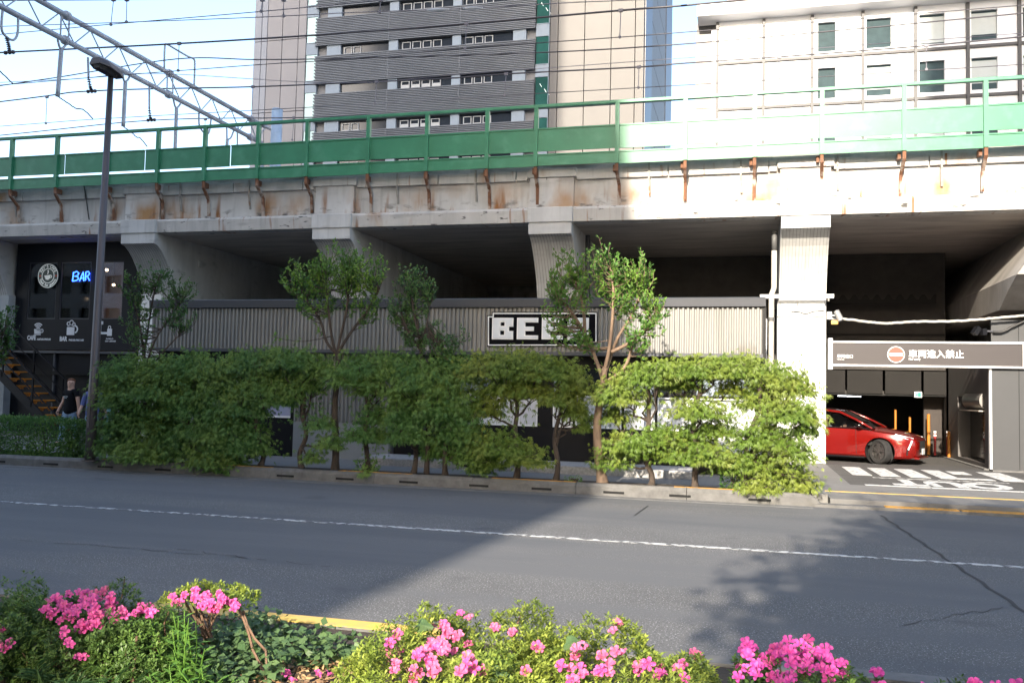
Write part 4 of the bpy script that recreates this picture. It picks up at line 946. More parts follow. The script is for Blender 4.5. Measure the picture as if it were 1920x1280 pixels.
gthing('banner_pole', 'thin white banner pole standing behind the left hedge', 'pole', [('pole', MB().tube([(p[0], 18.6, .15), (p[0], 18.6, 2.1)], .035, 8), white_m), ('base', MB().disc((p[0], 18.6, .151), .18, .05, axis='z'), M('red_plastic', (.4, .08, .05), .5))], (p[0], 18.6, .15))
# ================================================================== RED CAR
HX, HY, HA = 2.66, 27.42, math.radians(-20)
car = thing('parked_car', 'glossy red hatchback leaving the garage with its front wheel turned', 'car', (HX, HY, .13), None, HA)
redp = M('red_car_paint', (.20, .006, .004), .2, var=.03, scale=.5, coat=.9, metal=.35); gbl = M('gloss_black', (.008, .008, .009), .12, coat=.4); tyre_m = M('tyre_rubber', (.022, .021, .021), .85, var=.2, scale=20)
chrome = M('chrome', (.6, .6, .62), .12, metal=1, var=0); car_gl = glass('car_glass', (.42, .45, .46)); hl_m = M('headlight_lens', (.75, .78, .8), .1, var=0, spec=.8); rim_m = M('dark_alloy', (.16, .15, .145), .3, metal=.7, var=.1)
STN = [(2.13, .30, .42, .60, .62, .64), (2.08, .20, .62, .72, .70, .73), (1.95, .18, .80, .80, .755, .80), (1.72, .17, .885, .885, .80, .87), (1.25, .17, .92, .92, .865, .945), (.85, .17, .925, .925, .92, 1.02), (.2, .17, .925, .925, .945, .96), (-.6, .17, .925, .925, .955, .96), (-1.4, .18, .92, .92, .99, .99), (-1.95, .25, .86, .86, 1.02, 1.02), (-2.2, .35, .78, .78, .98, .98), (-2.26, .42, .70, .70, .90, .90)]
prof = []
for x, zs, hl, hw, ze, zc_ in STN:
    zm_ = zs+(ze-zs)*.55
    half = [(hl*.92, zs), (hl*.985, zs+.06), (hw*.985, zs+(ze-zs)*.3), (hw*1.0, zm_), (hw*.995, zs+(ze-zs)*.80), (hw*.95, ze-.02), (hw*.84, ze), (hw*.45, zc_-.005), (0, zc_)]
    ring = [(x, -y, z) for y, z in half]+[(x, y, z) for y, z in reversed(half[:-1])]
    prof.append(ring)
n = len(prof[0]); vs = [p for r in prof for p in r]; fs = []
for i in range(len(prof)-1):
    for k in range(n): fs.append((i*n+k, (i+1)*n+k, (i+1)*n+(k+1) % n, i*n+(k+1) % n))
fs += [tuple(range(n)), tuple(range(len(vs)-1, len(vs)-1-n, -1))]
bm0 = MB().add(vs, fs); me = bpy.data.meshes.new('hull'); me.from_pydata(bm0.v, [], bm0.f); hull = bpy.data.objects.new('hull', me); COL.objects.link(hull)
bmm = bmesh.new(); bmm.from_mesh(me); bmesh.ops.recalc_face_normals(bmm, faces=bmm.faces); bmm.to_mesh(me); bmm.free()
cut = MB()
for ax in (1.22, -1.46):
    for s_ in (-1, 1): cut.tube([(ax, s_*.55, .335), (ax, s_*1.1, .335)], .385, 28)
cme = bpy.data.meshes.new('cut'); cme.from_pydata(cut.v, [], cut.f); co = bpy.data.objects.new('cut', cme); COL.objects.link(co)
bmm = bmesh.new(); bmm.from_mesh(cme); bmesh.ops.recalc_face_normals(bmm, faces=bmm.faces); bmm.to_mesh(cme); bmm.free()
md = hull.modifiers.new('b', 'BOOLEAN'); md.operation = 'DIFFERENCE'; md.object = co; md.solver = 'EXACT'
body = baked(hull, 'body', redp, car, True, True); bpy.data.objects.remove(co)
es_ = body.modifiers.new('e', 'EDGE_SPLIT'); es_.split_angle = math.radians(38)
kw = dict(parent=car, local=True)
for ax in (1.22, -1.46):
    for s_ in (-1, 1): MB().tube([(ax, s_*.56, .335), (ax, s_*.90, .335)], .376, 28, cap=False).add([(ax+.376*math.cos(t*.2244), s_*.57, .335+.376*math.sin(t*.2244)) for t in range(28)], [tuple(range(28))]).build('wheel_arch', gk, **kw)
# glasshouse
R_ = [(1.02, .95), (.55, 1.19), (.12, 1.375), (-.5, 1.44), (-1.1, 1.42), (-1.65, 1.34), (-2.1, 1.06)]
wd = lambda z: .86-.24*max(0, (z-.95))/.5
strip = MB(); 
for (a, b), (c, d) in zip(R_[2:-2], R_[3:-1]): strip.add([(a, -wd(b)+.03, b), (a, wd(b)-.03, b), (c, wd(d)-.03, d), (c, -wd(d)+.03, d), (a, -wd(b)*.5, b+.03), (a, wd(b)*.5, b+.03), (c, wd(d)*.5, d+.03), (c, -wd(d)*.5, d+.03)], [(0, 4, 7, 3), (4, 5, 6, 7), (5, 1, 2, 6)])
strip.build('roof', gbl, smooth=True, **kw)
ws = MB()
for (a, b), (c, d) in zip(R_[:2], R_[1:3]): ws.add([(a, -wd(b)+.02, b), (a+.05, 0, b+.01), (a, wd(b)-.02, b), (c, wd(d)-.02, d), (c+.05, 0, d+.012), (c, -wd(d)+.02, d)], [(0, 1, 4, 5), (1, 2, 3, 4)])
ws.build('windscreen', car_gl, smooth=True, **kw)
(a, b), (c, d) = R_[-2:]
MB().add([(a, -wd(b), b), (a, wd(b), b), (c, wd(d), d), (c, -wd(d), d)], [(0, 1, 2, 3)]).build('rear_window', gbl, **kw)
for s_ in (-1, 1):
    MB().tube([(x, s_*wd(z), z) for x, z in R_], [.03, .03, .034, .034, .034, .036, .04], 8).build('roof_rail', redp, smooth=True, **kw)
    side = [(.80, .985), (.5, 1.13), (.08, 1.32), (-.5, 1.385), (-.62, 1.385), (-.62, .985)]
    MB().add([(x, s_*(wd(z)-.015), z) for x, z in side], [tuple(range(len(side)))]).build('door_window', car_gl, **kw)
    side2 = [(-.72, .985), (-.72, 1.38), (-1.1, 1.365), (-1.7, 1.25), (-1.9, 1.05)]
    MB().add([(x, s_*(wd(z)-.015), z) for x, z in side2], [tuple(range(len(side2)))]).build('rear_door_window', gbl, **kw)
    MB().bar((-.67, s_*(wd(.97)-.005), .96), (-.67, s_*(wd(1.4)-.005), 1.39), .1, .03).build('door_pillar', gbl, **kw)
    MB().box(-2.0, .95, s_*.872-.012, s_*.872+.012, .945, .972).build('window_trim', gbl, **kw)
    mr = MB().ball((.72, s_*1.0, 1.02), .1, 12, 8, (.75, 1.15, .72)).bar((.74, s_*.86, .97), (.73, s_*.98, 1.0), .05).build('mirror', gbl, smooth=True, **kw)
    MB().bar((-.28, s_*.935, .83), (-.50, s_*.935, .835), .025, .03).build('door_handle', redp, **kw)
    for p, q2 in (((.62, .25), (.60, .93)), ((-.60, .25), (-.62, .93))): MB().bar((p[0], s_*.924, p[1]), (q2[0], s_*.918, q2[1]), .008, .012).build('door_seam', gk, **kw)
    MB().add([(2.02, s_*.66, .735), (1.62, s_*.876, .83), (1.60, s_*.89, .79), (1.9, s_*.83, .70), (2.06, s_*.64, .675)], [(0, 1, 2, 3, 4)]).build('headlight', hl_m, **kw)
    MB().bar((2.015, s_*.76, .67), (1.93, s_*.845, .42), .022, .035).build('running_light', hl_m, **kw)
    MB().add([(2.06, s_*.60, .44), (1.90, s_*.84, .46), (1.88, s_*.845, .28), (2.04, s_*.66, .24)], [(0, 1, 2, 3)]).build('air_intake', gk, **kw)
    MB().box(-1.2, .84, s_*.90, s_*.925, .15, .19).build('sill', gbl, **kw)
MB().add([(2.095, -.60, .67), (2.14, -.30, .655), (2.14, .30, .655), (2.095, .60, .67), (2.10, .62, .36), (2.145, .3, .33), (2.145, -.3, .33), (2.10, -.62, .36)], [(0, 1, 6, 7), (1, 2, 5, 6), (2, 3, 4, 5)]).build('grille', gk, **kw)
MB().box(2.148, 2.16, -.17, .17, .28, .44).build('licence_plate', white_m, **kw)
MB().box(2.05, 2.17, -.66, .66, .17, .21).build('bumper_lip', redp, **kw)
MB().box(-1.6, 1.0, -.8, .8, .5, .93).build('cabin_floor', gk, **kw)
for y in (-.38, .38): MB().box(-.75, -.58, y-.24, y+.24, .6, 1.15).ball((-.72, y, 1.22), .13, 10, 6, (.5, 1, .9)).build('seat', M('seat_cloth', (.03, .03, .032), .9) if 'seat_cloth' not in bpy.data.materials else bpy.data.materials['seat_cloth'], **kw)
def wheel(x, y, steer, sd):
    t = []
    r_o, r_i, w_ = .335, .235, .11
    pr = [(r_i, -w_*.8), (r_o-.035, -w_), (r_o-.006, -w_*.82), (r_o, -w_*.4), (r_o, w_*.4), (r_o-.006, w_*.82), (r_o-.035, w_), (r_i, w_*.8)]
    n = 36; mb = MB(); vs = []
    for k in range(n):
        a = 2*math.pi*k/n; vs += [(r*math.cos(a), yy, r*math.sin(a)) for r, yy in pr]
    m_ = len(pr); fs = [(k*m_+i, k*m_+(i+1) % m_, ((k+1) % n)*m_+(i+1) % m_, ((k+1) % n)*m_+i) for k in range(n) for i in range(m_)]
    mb.add(vs, fs)
    mt = Matrix.Translation((x, y, .335)) @ Matrix.Rotation(steer, 4, 'Z')
    def put(mb, nm, m, par, sm=False):
        me = bpy.data.meshes.new(nm); me.from_pydata(mb.v, [], mb.f); me.transform(mt)
        b2 = bmesh.new(); b2.from_mesh(me); bmesh.ops.recalc_face_normals(b2, faces=b2.faces); b2.to_mesh(me); b2.free()
        if sm: me.polygons.foreach_set('use_smooth', [True]*len(me.polygons))
        return link(nm, me, m, par, True)
    w0 = put(mb, 'wheel', tyre_m, car, False)
    s = -1 if sd < 0 else 1; f = s*w_*.72
    rim = MB().disc((0, f*.5, 0), .236, .01, 30).disc((0, f-.006, 0), .238, .012, 30, r0=.212)
    for k in range(5):
        a = 2*math.pi*k/5+.3
        for da in (-.16, .16): rim.bar((.05*math.cos(a), f, .05*math.sin(a)), (.222*math.cos(a+da), f*.95, .222*math.sin(a+da)), .036, .02, up=(0, 1, 0))
    rim.disc((0, f-.012, 0), .055, .024, 16)
    put(rim, 'rim', rim_m, w0)
wheel(1.22, -.80, math.radians(-36), -1); wheel(1.22, .80, math.radians(-33), 1); wheel(-1.46, -.81, 0, -1); wheel(-1.46, .81, 0, 1)
# ================================================================== PEOPLE
skin_m = M('skin', (.56, .33, .24), .55, var=.05, scale=6); hair_g = M('ginger_hair', (.20, .075, .03), .7, var=.2, scale=20); hair_d = M('dark_hair', (.03, .022, .018), .7, var=.2, scale=20)
denim = M('blue_denim', (.15, .25, .40), .9, var=.15, scale=6, col2=(.28, .38, .50)); shirt_k = M('black_tshirt', (.008, .008, .010), .95, var=.1, spec=.2); shirt_b = M('blue_blouse', (.12, .15, .36), .85, var=.12, scale=5); shoe_m = M('dark_shoes', (.03, .028, .026), .6)
def append_mb(o, mb, m=None):
    bm = bmesh.new(); bm.from_mesh(o.data)
    me = bpy.data.meshes.new('t'); me.from_pydata(mb.v, [], mb.f); bm.from_mesh(me); bmesh.ops.recalc_face_normals(bm, faces=bm.faces); bm.to_mesh(o.data); bm.free(); bpy.data.meshes.remove(me)
    o.data.polygons.foreach_set('use_smooth', [True]*len(o.data.polygons))
def person(label, loc, rz, hair, shirt, legs=((.04, .0), (-.12, .05)), arms=((-.04, .02), (.05, .03)), head=0.0, h=1.0, stout=1.0, long_hair=False, sleeve=.75, logo=False):
    t = thing('person', label, 'person', loc, None, rz); t.scale = (h, h, h)
    S = stout
    J = [((0, 0, .97), (.11*S, .085*S)), ((0, .0, 1.12), (.105*S, .08*S)), ((0, .01, 1.32), (.12*S, .085*S)), ((0, .015, 1.46), (.09, .075)), ((0, .01, 1.535), (.066, .066)), ((0, -.012, 1.60), (.08, .09)), ((0, -.005, 1.69), (.094, .112)), ((0, 0, 1.765), (.07, .085))]
    E = [(0, 1), (1, 2), (2, 3), (3, 4), (4, 5), (5, 6), (6, 7)]
    hands = []
    for i, s in enumerate((-1, 1)):
        a = arms[i]; b = len(J)
        J += [((s*.175*S, .015, 1.45), (.062, .062)), ((s*.245*S, .02, 1.19), (.046, .046)), ((s*.27*S+s*a[1], -.03+a[0], .96), (.029, .034)), ((s*.272*S+s*a[1], -.045+a[0]*1.2, .90), (.026, .04))]
        E += [(3, b), (b, b+1), (b+1, b+2), (b+2, b+3)]; hands.append((s, J[b+3][0]))
    feet = []
    for i, s in enumerate((-1, 1)):
        f = legs[i]; b = len(J); lift = f[1]
        J += [((s*.092*S, .0, .86), (.07*S, .075*S)), ((s*.10, f[0]*.45-.02, .50), (.05, .054)), ((s*.10, f[0]+.02, .10+lift), (.04, .045)), ((s*.105, f[0]-.13, .045+lift*.6), (.04, .03))]
        E += [(0, b), (b, b+1), (b+1, b+2), (b+2, b+3)]; feet.append((s, f))
    # turn the head
    ch, sh = math.cos(head), math.sin(head)
    for k in (5, 6, 7): p = J[k][0]; J[k] = ((p[0]*ch-p[1]*sh, p[0]*sh+p[1]*ch, p[2]), J[k][1])
    body = skin('body', J, E, skin_m, t)
    ex = MB()
    for s, p in hands:   # palm runs on into four unequal curled fingers and a thumb at the side
        for q in range(4):
            y0 = p[1]-.026+.018*q; L = (.066, .078, .074, .058)[q]
            ex.tube([(p[0], y0, p[2]-.02), (p[0]+s*.004, y0, p[2]-.02-L*.5), (p[0]-s*.008, y0, p[2]-.02-L*.8), (p[0]-s*.024, y0, p[2]-.02-L)], [.0095, .009, .008, .006], 6)
        ex.tube([(p[0]-s*.006, p[1]-.03, p[2]+.02), (p[0]-s*.012, p[1]-.055, p[2]-.01), (p[0]-s*.014, p[1]-.06, p[2]-.04)], [.011, .010, .007], 6)
    def hp(x, y, z): return (x*ch-y*sh, x*sh+y*ch, z)
    ex.tube([hp(0, -.085, 1.70), hp(0, -.112, 1.665), hp(0, -.092, 1.652)], [.008, .015, .012], 6)
    ex.tube([hp(-.026, -.083, 1.628), hp(0, -.094, 1.628), hp(.026, -.083, 1.628)], [.005, .009, .005], 6)
    for s in (-1, 1): ex.ball(hp(s*.078, .008, 1.672), .022, 8, 5, (.5, .8, 1.3))
    append_mb(body, ex)
    ey = bpy.data.materials.get('eye_dark') or M('eye_dark', (.03, .02, .02), .3)
    for s in (-1, 1): MB().ball(hp(s*.03, -.085, 1.69), .011, 8, 5).build('eye', ey, t, True, True)
    hm = MB(); c = hp(0, .014, 1.715); hm.ball(c, .104, 14, 9, (.93, 1.1, .93))
    if long_hair: hm.ball(hp(0, .05, 1.62), .085, 12, 8, (1.05, .7, 1.6))
    ho = hm.build('hair', hair, t, True, True)
    # push the hairline back off the face
    for v in ho.data.vertices:
        q = (v.co.x*ch+v.co.y*sh, -v.co.x*sh+v.co.y*ch)
        if q[1] < -.02 and v.co.z < 1.75: v.co += Vector(hp(0, .07, 0))*1.0
    # shirt
    SJ = [((0, 0, .80), (.185*S, .145*S)), ((0, 0, .98), (.182*S, .142*S)), ((0, 0, 1.12), (.168*S, .135*S)), ((0, .01, 1.32), (.172*S, .125*S)), ((0, .015, 1.455), (.10, .085))]; SE = [(0, 1), (1, 2), (2, 3), (3, 4)]
    for i, s in enumerate((-1, 1)):
        b = len(SJ); e0 = Vector((s*.175*S, .015, 1.45)); e1 = Vector((s*.245*S, .02, 1.19)); e2 = e0+(e1-e0)*min(1, sleeve)
        SJ += [(tuple(e0), (.076, .076)), (tuple(e2), (.066, .066))]; SE += [(4, b), (b, b+1)]
        if sleeve > 1:
            w_ = Vector((s*.27*S+s*arms[i][1], -.03+arms[i][0], .96)); SJ.append((tuple(e1+(w_-e1)*(sleeve-1)), (.054, .054))); SE.append((b+1, b+2))
    so_ = skin('shirt', SJ, SE, shirt, t)
    if logo:   # worn pale print, two short rows of broken blocks
        lg = MB(); lm = bpy.data.materials.get('shirt_print') or M('shirt_print', (.45, .48, .48), .8); rr = random.Random(4)
        for z, n_, w_ in ((1.315, 7, .026), (1.275, 5, .022)):
            for q in range(n_):
                x = (q-(n_-1)/2)*w_; yy = -.152*S+.16*x*x
                lg.box(x-w_*.42, x+w_*rr.uniform(.1, .42), yy-.006, yy, z-rr.uniform(.006, .016), z+rr.uniform(.006, .016))
        lg.build('shirt_print', lm, t, local=True)
    TJ = [((0, 0, 1.2), (.14*S, .105*S)), ((0, 0, 1.02), (.158*S, .122*S)), ((0, 0, .93), (.162*S, .128*S))]; TE = [(0, 1), (1, 2)]
    for (s, f) in feet:
        b = len(TJ); TJ += [((s*.092*S, 0, .86), (.108*S, .112*S)), ((s*.10, f[0]*.45-.02, .50), (.078, .08)), ((s*.10, f[0]+.02, .04+f[1]), (.062, .068))]; TE += [(2, b), (b, b+1), (b+1, b+2)]
    skin('trousers', TJ, TE, denim, t)
    for (s, f) in feet: MB().ball((s*.103, f[0]-.06, .045+f[1]), .05, 12, 6, (.95, 2.7, .95)).build('shoe', shoe_m, t, True, True)
    return t
m0 = at(134, 708, 20.4); w0 = at(176, 712, 20.0)
person('man in a black T-shirt and pale jeans walking with his head turned', (m0[0], 20.4, .15), math.radians(-8), hair_g, shirt_k, legs=((-.22, .0), (.2, .06)), arms=((-.05, .03), (.04, .02)), head=math.radians(48), h=1.0, stout=1.08, sleeve=.62, logo=True)
person('woman in a blue blouse and jeans walking behind the lamp post', (w0[0], 20.0, .15), math.radians(22), hair_d, shirt_b, legs=((.18, .05), (-.22, 0)), arms=((-.08, .02), (.10, .04)), head=math.radians(20), h=.97, stout=1.05, long_hair=True, sleeve=1.35)
# driver: head, neck, shoulders and arms on the wheel, seated inside the car
dr = thing('person', 'driver in a grey top seated at the wheel of the red car', 'person', (HX, HY, .13), None, HA)
db_ = skin('body', [((-.42, -.38, .72), (.15, .12)), ((-.40, -.38, 1.0), (.13, .11)), ((-.37, -.38, 1.10), (.05, .05)), ((-.33, -.38, 1.17), (.085, .07)), ((-.33, -.38, 1.26), (.07, .06)), ((-.36, -.56, 1.0), (.055, .055)), ((-.15, -.58, .82), (.042, .042)), ((.1, -.45, .95), (.032, .032)), ((.14, -.42, .97), (.035, .03)), ((-.36, -.20, 1.0), (.055, .055)), ((-.15, -.18, .82), (.042, .042)), ((.1, -.30, .95), (.032, .032)), ((.14, -.32, .97), (.035, .03))],
          [(0, 1), (1, 2), (2, 3), (3, 4), (1, 5), (5, 6), (6, 7), (7, 8), (1, 9), (9, 10), (10, 11), (11, 12)], skin_m, dr)
ex = MB()
for y in (-.42, -.32):
    for q in range(4): ex.tube([(.14, y, .955+.018*q), (.19, y+.01, .955+.018*q), (.20, y+.03, .955+.018*q)], [.009, .009, .006], 5)
    ex.tube([(.12, y, .99), (.16, y, 1.02)], [.011, .008], 5)
ex.tube([(-.25, -.38, 1.215), (-.225, -.38, 1.195)], [.012, .014], 6)
append_mb(db_, ex)
skin('shirt', [((-.42, -.38, .72), (.165, .135)), ((-.40, -.38, 1.0), (.145, .125)), ((-.36, -.56, 1.0), (.07, .07)), ((-.2, -.575, .86), (.058, .058)), ((-.36, -.20, 1.0), (.07, .07)), ((-.2, -.185, .86), (.058, .058))], [(0, 1), (1, 2), (2, 3), (1, 4), (4, 5)], M('grey_top', (.25, .26, .28), .9), dr)
MB().ball((-.355, -.38, 1.245), .09, 12, 8, (1.0, .85, .8)).build('hair', hair_d, dr, True, True)
MB().tube([(.15+.0*math.cos(a), -.38+.17*math.cos(a), .93+.16*math.sin(a)) for a in [2*math.pi*k/20 for k in range(21)]], .014, 6).build('steering_wheel', gk, car, True, True)
# ================================================================== PLANTS ALONG THE FAR KERB
bark = M('dark_bark', (.075, .055, .042), .9, var=.3, scale=10, stretch=(1, 1, .25), bump=.5, bscale=30)
bark_p = M('mottled_bark', (.24, .165, .11), .8, var=.3, scale=7, stretch=(1, 1, .3), col2=(.10, .065, .045), bump=.3, bscale=25)
leaf_f = leafmat('feathery_leaf', (.085, .155, .020), (.14, .22, .032), (.21, .255, .042), .32, 1.4)
leaf_fd = leafmat('deep_feathery_leaf', (.06, .145, .034), (.105, .215, .045), (.17, .26, .048), .30, 1.3)
leaf_b = leafmat('broad_leaf', (.075, .18, .04), (.13, .26, .05), (.17, .29, .045), .32, 1.5)
leaf_bd = leafmat('dark_broad_leaf', (.045, .115, .036), (.08, .165, .045), (.10, .19, .045), .28, 1.5)
PY = 16.62
def mpp(px, Y=PY):
    a = at(px, 700, Y); return np.linalg.norm(a-CAM)/1720.0   # metres per photo pixel about there
def wav(p, q, n, amp, seed):
    r = random.Random(seed); p, q = np.array(p), np.array(q); out = []
    for k in range(n+1):
        t = k/n; o = np.array([r.uniform(-1, 1), r.uniform(-1, 1), r.uniform(-.4, .4)])*amp*math.sin(math.pi*t); out.append(p*(1-t)+q*t+o)
    return out
def feather(label, trunk, pads, dens=1.0, m=None, Y=PY, r0=.05, seed=0, group='feathery maples along the kerb'):
    """trunk: list of photo pixels base to fork; pads: (px, py, rx, ry) leafy pads"""
    r = random.Random(seed+100); m = m or leaf_f
    b = at(trunk[0][0], trunk[0][1], Y); b[2] = .18
    t = thing('maple_tree', label, 'tree', tuple(b), group)
    tp = [b]+[at(p, q, Y+r.uniform(-.12, .12)) for p, q in trunk[1:]]
    pts = spline(tp, 5); tm = MB(); nn = len(pts)
    tm.tube(pts, [r0*(1.15-.5*k/nn)*(1+.5*max(0, 1-k/3)) for k in range(nn)], 8)
    CL = []; fork = pts[-1]
    for (px, py, rx, ry) in pads:
        s = mpp(px, Y); dy = r.uniform(-.28, .28); c = at(px, py, Y+dy); RX, RZ = rx*s, ry*s; RYd = min(.62, max(.3, RX*.85))
        # branch to the pad, and twigs in it
        k0 = r.randrange(max(1, nn//2), nn); src = pts[k0] if c[2] > pts[k0][2] else pts[max(1, int(nn*.35))]
        br = wav(src, c-np.array([0, 0, RZ*.5]), 6, .10, r.random()); tm.tube(br, [r0*.55*(1-.1*k) for k in range(7)], 5)
        for q in range(7):
            a = r.uniform(0, 6.28); e = c+np.array([math.cos(a)*RX*.9, math.sin(a)*RYd*.9, r.uniform(-.4, .5)*RZ]); tm.tube(wav(br[r.randrange(3, 7)], e, 4, .06, r.random()), [.014, .012, .009, .006, .004], 4)
        n = int(dens*1450*(RX*RZ/.2+RX*RYd/.5)/2)
        v = rdir(n); rad = RNG.random(n)**.38; v = v*rad[:, None]
        v[:, 2] = np.where(v[:, 2] < -.25, v[:, 2]*.5, v[:, 2])
        # edge drips down, outline breaks up
        P = c+v*np.array([RX, RYd, RZ])*(1+.26*RNG.normal(size=(n, 1)))
        P[:, 2] -= .55*RZ*(v[:, 0]**2+v[:, 1]**2)
        # stray sprays bridge towards the neighbouring pads
        o_ = pads[(pads.index((px, py, rx, ry))+1) % len(pads)]; oc = at(o_[0], o_[1], Y+dy); bs = RNG.random(n) < .13; P[bs] += (oc-c)*(RNG.random((bs.sum(), 1))*.8)
        D = v*np.array([1, 1, .35])+RNG.normal(size=(n, 3))*.45; D[:, 2] -= .85
        N = np.array([0, -.75, .7])+RNG.normal(size=(n, 3))*.45
        CL.append((P, unit(D), unit(N)))
    P = np.concatenate([c[0] for c in CL]); D = np.concatenate([c[1] for c in CL]); N = np.concatenate([c[2] for c in CL])
    S = unit(np.cross(D, N)); PP, DD, NN, LL = [], [], [], []
    ln = RNG.uniform(.075, .135, len(P))
    for a, f in ((-.75, .65), (-.36, .9), (0, 1.0), (.36, .9), (.75, .65)):
        PP.append(P); DD.append(D*math.cos(a)+S*math.sin(a)+RNG.normal(size=P.shape)*.08-np.array([0, 0, .12])); NN.append(N); LL.append(ln*f)
    tm.build('trunk', bark, t, True, fix=False)
    leaf_mesh('crown', np.concatenate(PP), np.concatenate(DD), np.concatenate(NN), np.concatenate(LL), .0115, m, t, fold=.1)
    return t
feather('dark feathery maple at the left end of the row beside the lamp post', [(243, 868), (246, 820), (250, 770), (255, 735)], [(215, 705, 38, 22), (255, 688, 60, 26), (215, 740, 38, 28), (295, 720, 60, 35), (260, 775, 70, 40), (215, 820, 42, 40), (265, 840, 50, 30), (300, 690, 50, 24)], 1.35, leaf_fd, seed=1)
feather('dark feathery maple second in the row, dense down to the ground', [(362, 876), (358, 830), (352, 780), (355, 745)], [(370, 685, 70, 30), (410, 725, 60, 38), (345, 745, 55, 42), (395, 790, 60, 42), (345, 830, 50, 40), (400, 852, 50, 28), (312, 800, 35, 36), (330, 695, 45, 28)], 1.35, leaf_fd, seed=2)
feather('dark feathery maple third in the row with thick lower foliage', [(487, 878), (494, 850), (480, 800), (484, 750)], [(465, 678, 58, 26), (515, 670, 52, 22), (500, 715, 62, 34), (455, 750, 50, 38), (450, 815, 62, 44), (420, 862, 48, 26), (515, 740, 40, 26)], 1.25, leaf_fd, seed=3)
feather('slim feathery maple with an S-bent trunk before the corrugated wall', [(566, 880), (562, 850), (574, 815), (566, 775), (572, 745)], [(560, 672, 52, 24), (600, 690, 55, 26), (565, 715, 48, 26), (603, 790, 32, 16), (618, 828, 26, 16), (585, 855, 18, 12), (545, 740, 26, 16)], 1.0, leaf_fd, seed=4)
feather('feathery maple with open lower twigs left of the shop door', [(690, 887), (688, 850), (684, 810), (690, 770), (686, 740)], [(670, 685, 55, 26), (718, 678, 55, 26), (655, 705, 45, 24), (705, 722, 48, 26), (705, 775, 36, 26), (675, 812, 38, 18), (712, 812, 32, 22), (690, 882, 12, 10)], .95, leaf_fd, seed=5)
feather('dark feathery maple in front of the shop door', [(775, 893), (780, 855), (776, 810), (782, 760)], [(760, 690, 50, 34), (795, 705, 60, 42), (770, 755, 48, 42), (815, 760, 42, 42), (765, 805, 42, 34), (745, 770, 24, 40)], 1.25, leaf_fd, seed=6)
feather('dense feathery maple right of the shop door', [(835, 898), (834, 860), (838, 800), (842, 750)], [(850, 690, 58, 38), (838, 745, 52, 44), (868, 790, 46, 48), (822, 835, 40, 34), (878, 842, 36, 34), (900, 872, 22, 18)], 1.2, leaf_fd, seed=7)
feather('flat topped feathery maple under the sign', [(968, 905), (972, 860), (966, 810), (970, 765), (964, 740)], [(915, 685, 55, 30), (965, 675, 60, 28), (1010, 688, 50, 30), (950, 722, 66, 24), (905, 755, 40, 34), (992, 728, 48, 22), (935, 832, 60, 26), (985, 852, 48, 26), (915, 862, 32, 20)], 1.15, leaf_f, seed=8)
feather('small feathery maple left of the tall mottled trunk', [(1042, 908), (1046, 870), (1040, 820), (1052, 770)], [(1045, 690, 46, 30), (1075, 712, 34, 30), (1080, 755, 26, 40), (1048, 745, 34, 20), (1095, 790, 18, 24)], 1.05, leaf_f, seed=9)
feather('sunlit feathery maple right of the tall mottled trunk', [(1221, 920), (1222, 890), (1208, 850), (1216, 790), (1216, 730)], [(1205, 698, 66, 28), (1155, 735, 48, 30), (1240, 690, 42, 24), (1150, 770, 36, 26), (1180, 828, 54, 20), (1146, 862, 36, 20), (1238, 815, 48, 24), (1205, 845, 36, 14)], .95, leaf_f, seed=10)
feather('sunlit yellow green feathery maple in the right clump', [(1303, 925), (1303, 885), (1306, 840), (1300, 790), (1316, 720)], [(1295, 688, 58, 26), (1350, 688, 55, 26), (1285, 715, 42, 20), (1312, 765, 58, 22), (1288, 815, 55, 24), (1345, 798, 48, 24), (1330, 848, 56, 26), (1268, 850, 42, 18), (1375, 720, 36, 26)], .95, leaf_f, seed=11)
feather('dense sunlit feathery maple at the right end of the row by the pier', [(1398, 930), (1396, 880), (1404, 820), (1425, 760), (1420, 710)], [(1400, 685, 50, 26), (1450, 702, 58, 28), (1495, 718, 42, 32), (1425, 745, 56, 28), (1480, 765, 54, 34), (1510, 790, 24, 36), (1430, 812, 58, 34), (1490, 838, 40, 34), (1395, 862, 54, 30), (1455, 880, 66, 34), (1498, 898, 32, 28), (1420, 905, 42, 20), (1385, 690, 30, 24)], .95, leaf_f, seed=12)
